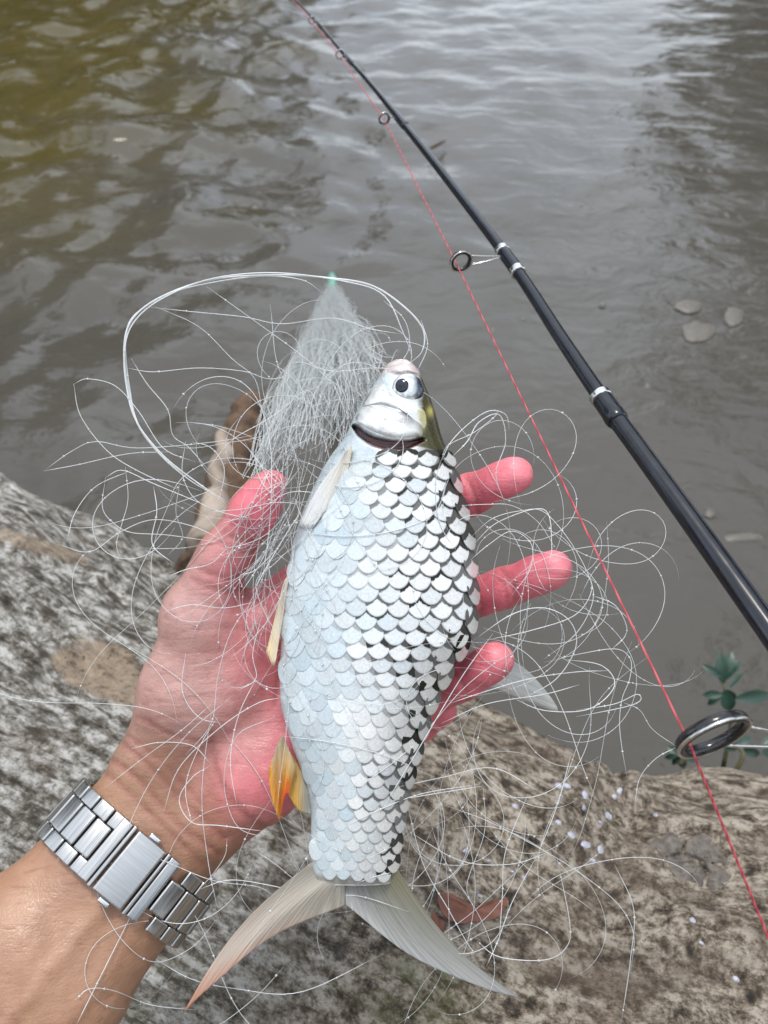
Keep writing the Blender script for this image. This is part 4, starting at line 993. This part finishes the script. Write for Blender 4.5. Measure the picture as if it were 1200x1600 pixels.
# knots
ks = [(p_, r_) for p_, r_ in knots]; parts = []
ico = np.array([(1, 0, 0), (-1, 0, 0), (0, 1, 0), (0, -1, 0), (0, 0, 1), (0, 0, -1)], float); icf = [(0, 2, 4), (2, 1, 4), (1, 3, 4), (3, 0, 4), (2, 0, 5), (1, 2, 5), (3, 1, 5), (0, 3, 5)]
for p_, r_ in ks: parts.append((p_ + ico * r_ * .75, icf))
v, f = join(parts); tag(obj('knots', v, f, M_net, net), kind='stuff')

# ------------------------------------------------------------------ sprigs at the water's edge, floating bits
def leafmesh(base, dirv, up_, L, Wd, m, parent):
    dirv = dirv.normalized(); sd = dirv.cross(up_).normalized(); n_ = sd.cross(dirv); V = []; nu, nv_ = 7, 5
    for j in range(nu):
        t = j / (nu - 1); w = Wd * math.sin(math.pi * min(1, t * .92 + .06)) ** .8
        for i in range(nv_):
            s = 2 * i / (nv_ - 1) - 1; V.append(np.array(base + dirv * L * t + sd * w * s * .5 + n_ * (.12 * L * math.sin(t * 2.4) + abs(s) * w * .12)))
    return obj('leaf', V, grid_faces(nu, nv_), m, parent)
def sprig(label, px, py, d, leaves):
    root_p = W(px, py, d); root = empty('plant_sprig', root_p, label, 'plant')
    top = W(*leaves[0][:2], leaves[0][2]); v, f = tube(cr([np.array(root_p), np.array(root_p.lerp(top, .5) + Vector((.006, 0, .01))), np.array(top)], 10), np.linspace(.003, .0015, 10), 7); stm = obj('stem', v, f, M_stem, root)
    for (x, y, dd, ex, ey, wd) in leaves:
        a = W(x, y, dd); b_ = W(ex, ey, dd + .01); L = (b_ - a).length * .88; leafmesh(a, b_ - a, (CV - a).normalized() + Vector((random.uniform(-.5, .5), random.uniform(-.5, .5), 0)), L, L * wd * .9, M_leaf, root)
    return root
sprig('dark green leafy sprig growing from the water edge beyond the log', 1130, 1200, .98,
      [(1130, 1068, .96, 1124, 1012, .45), (1132, 1062, .96, 1160, 1030, .5), (1128, 1058, .96, 1092, 1036, .4), (1134, 1055, .96, 1143, 1014, .5), (1128, 1085, .95, 1094, 1086, .55), (1130, 1080, .95, 1142, 1112, .7), (1128, 1085, .95, 1104, 1104, .5), (1140, 1075, .95, 1168, 1050, .3), (1150, 1092, .95, 1208, 1084, .4), (1134, 1078, .95, 1150, 1092, .5)])
sprig('small blurred sprig of dark leaves low against the log beneath the big rod guide', 1150, 1205, .92,
      [(1148, 1165, .93, 1136, 1142, .5), (1150, 1168, .93, 1174, 1150, .5), (1150, 1172, .93, 1128, 1168, .5), (1160, 1172, .93, 1188, 1178, .5), (1190, 1170, .93, 1214, 1148, .5), (1190, 1176, .93, 1218, 1182, .5)])
sprig('low clump of dark teal leaves pressed against the log edge', 1062, 1195, .93,
      [(1062, 1180, .935, 1040, 1164, .55), (1064, 1182, .935, 1050, 1196, .55), (1064, 1178, .935, 1082, 1166, .5), (1066, 1182, .935, 1092, 1186, .5), (1060, 1186, .935, 1070, 1200, .6), (1058, 1180, .935, 1036, 1184, .5)])
def floater(name, px, py, sx, sy, label, m, group=None):
    c0 = gz(px, py, .004); V = []; n = 20
    e = gz(px + 1, py, .004) - c0; g_ = gz(px, py - 1, .004) - c0
    for rr, z in ((1, -.004), (.8, -.0005), (.4, .0008), (0.02, .001)):
        for k in range(n):
            a = 2 * math.pi * k / n; w = 1 + .3 * noise.noise(Vector((math.cos(a) * 1.5, math.sin(a) * 1.5, px * .1)))
            V.append(np.array(c0 + e * sx * rr * w * math.cos(a) + g_ * sy * rr * w * math.sin(a) + Vector((0, 0, z))))
    return tag(obj(name, V, grid_faces(4, n, True), m), label, 'leaf', group)
floater('floating_leaf', 1090, 515, 25, 16, 'largest pale leaf floating on the brown water, beside two smaller ones', M_float)
floater('floating_leaf', 1076, 476, 22, 10, 'long narrow pale leaf floating above the largest floating leaf', M_float)
floater('floating_leaf', 1148, 492, 14, 16, 'small tan leaf floating beside the long narrow floating leaf', M_float)
for x, y, s in ((770, 515, 5), (942, 475, 5), (1012, 602, 6), (1110, 800, 9), (818, 498, 4)):
    floater('floating_speck', x, y, s, s * .8, 'tiny pale speck floating on the brown water', M_float, 'pale specks floating on the water')['category'] = 'speck'
floater('floating_leaf', 1165, 838, 30, 7, 'faint pale leaf strip floating on the water beside the rod', M_float)
t_p = [np.array(gz(672, 232, .012)), np.array(gz(684, 226, .02)), np.array(gz(697, 219, .012))]
v, f = tube(cr(t_p, 8), [.003, .005, .006, .006, .006, .005, .004, .002], 6); tag(obj('floating_twig', v, f, M_stub), 'short dark twig floating on the water beyond the rod', 'twig')

# ------------------------------------------------------------------ trees on the banks (far ones seen as olive reflections in the ripples)
def tree(x, y, h, cr_, label, leafn=2600):
    root = empty('riverside_tree', (x, y, -.05), label, 'tree', 'trees on the river banks')
    P = [np.array((x, y, -.05)), np.array((x + .1, y, h * .25)), np.array((x - .1, y + .1, h * .55)), np.array((x, y, h * .85))]
    parts = [tube(cr(P, 14), np.linspace(.28, .08, 14), 10)]
    for k in range(7):
        a = random.uniform(0, 6.28); z0 = h * random.uniform(.2, .7); L = cr_ * random.uniform(.6, .95); s = np.array((x, y, z0))
        parts.append(tube(cr([s, s + np.array((math.cos(a) * L * .5, math.sin(a) * L * .5, L * .25)), s + np.array((math.cos(a) * L, math.sin(a) * L, L * .35))], 8), np.linspace(.09, .02, 8), 6))
    v, f = join(parts); obj('trunk', v, f, M_bark, root)
    V = []; fc = []; cl = [(np.array((x, y, h * .55)) + np.array((random.gauss(0, .5) * cr_, random.gauss(0, .5) * cr_, random.gauss(0, .24) * h)), random.uniform(.25, .55) * cr_) for _ in range(26)]
    for i in range(leafn):
        c_, s = random.choice(cl); dv = rng.normal(size=3); dv /= np.linalg.norm(dv); p_ = c_ + dv * s * random.random() ** .4
        if p_[2] < .35: p_[2] = .35 + random.random()
        a = rng.normal(size=3); a /= np.linalg.norm(a); b_ = np.cross(a, rng.normal(size=3)); b_ /= np.linalg.norm(b_); L = random.uniform(.16, .34)
        k = len(V); V += [p_ - a * L, p_ + b_ * L * .5, p_ + a * L, p_ - b_ * L * .5]; fc.append((k, k + 1, k + 2, k + 3))
    obj('crown', np.array(V), fc, M_treeleaf, root, smooth=False)
for x, y, h, c_ in ((-2.9, 13.4, 3.8, 1.5), (-4.6, 12.0, 5.2, 1.9), (-6.0, 10.6, 6.4, 2.2), (-7.6, 9.0, 6.6, 2.4), (-8.6, 13.5, 8, 2.8), (-9.6, 6.4, 6.5, 2.2), (6.0, 12.6, 4.6, 1.5), (7.6, 11.5, 8, 2.3), (8.4, 8.0, 8.5, 2.4), (9.5, 4.5, 9, 2.6), (-3.4, -5.6, 4.6, 1.9), (1.6, -6.6, 5.2, 2.0), (6.0, -5.0, 5.0, 2.0), (-7.4, -3.2, 5.6, 2.1)):  # last ones: unseen behind the camera, added to cut sky fill for contrast
    tree(x, y, h, c_, 'leafy olive green tree on the river bank')
print('scales', nsc, 'loose', len(loose), 'knots', len(ks), 'hand verts', nv)
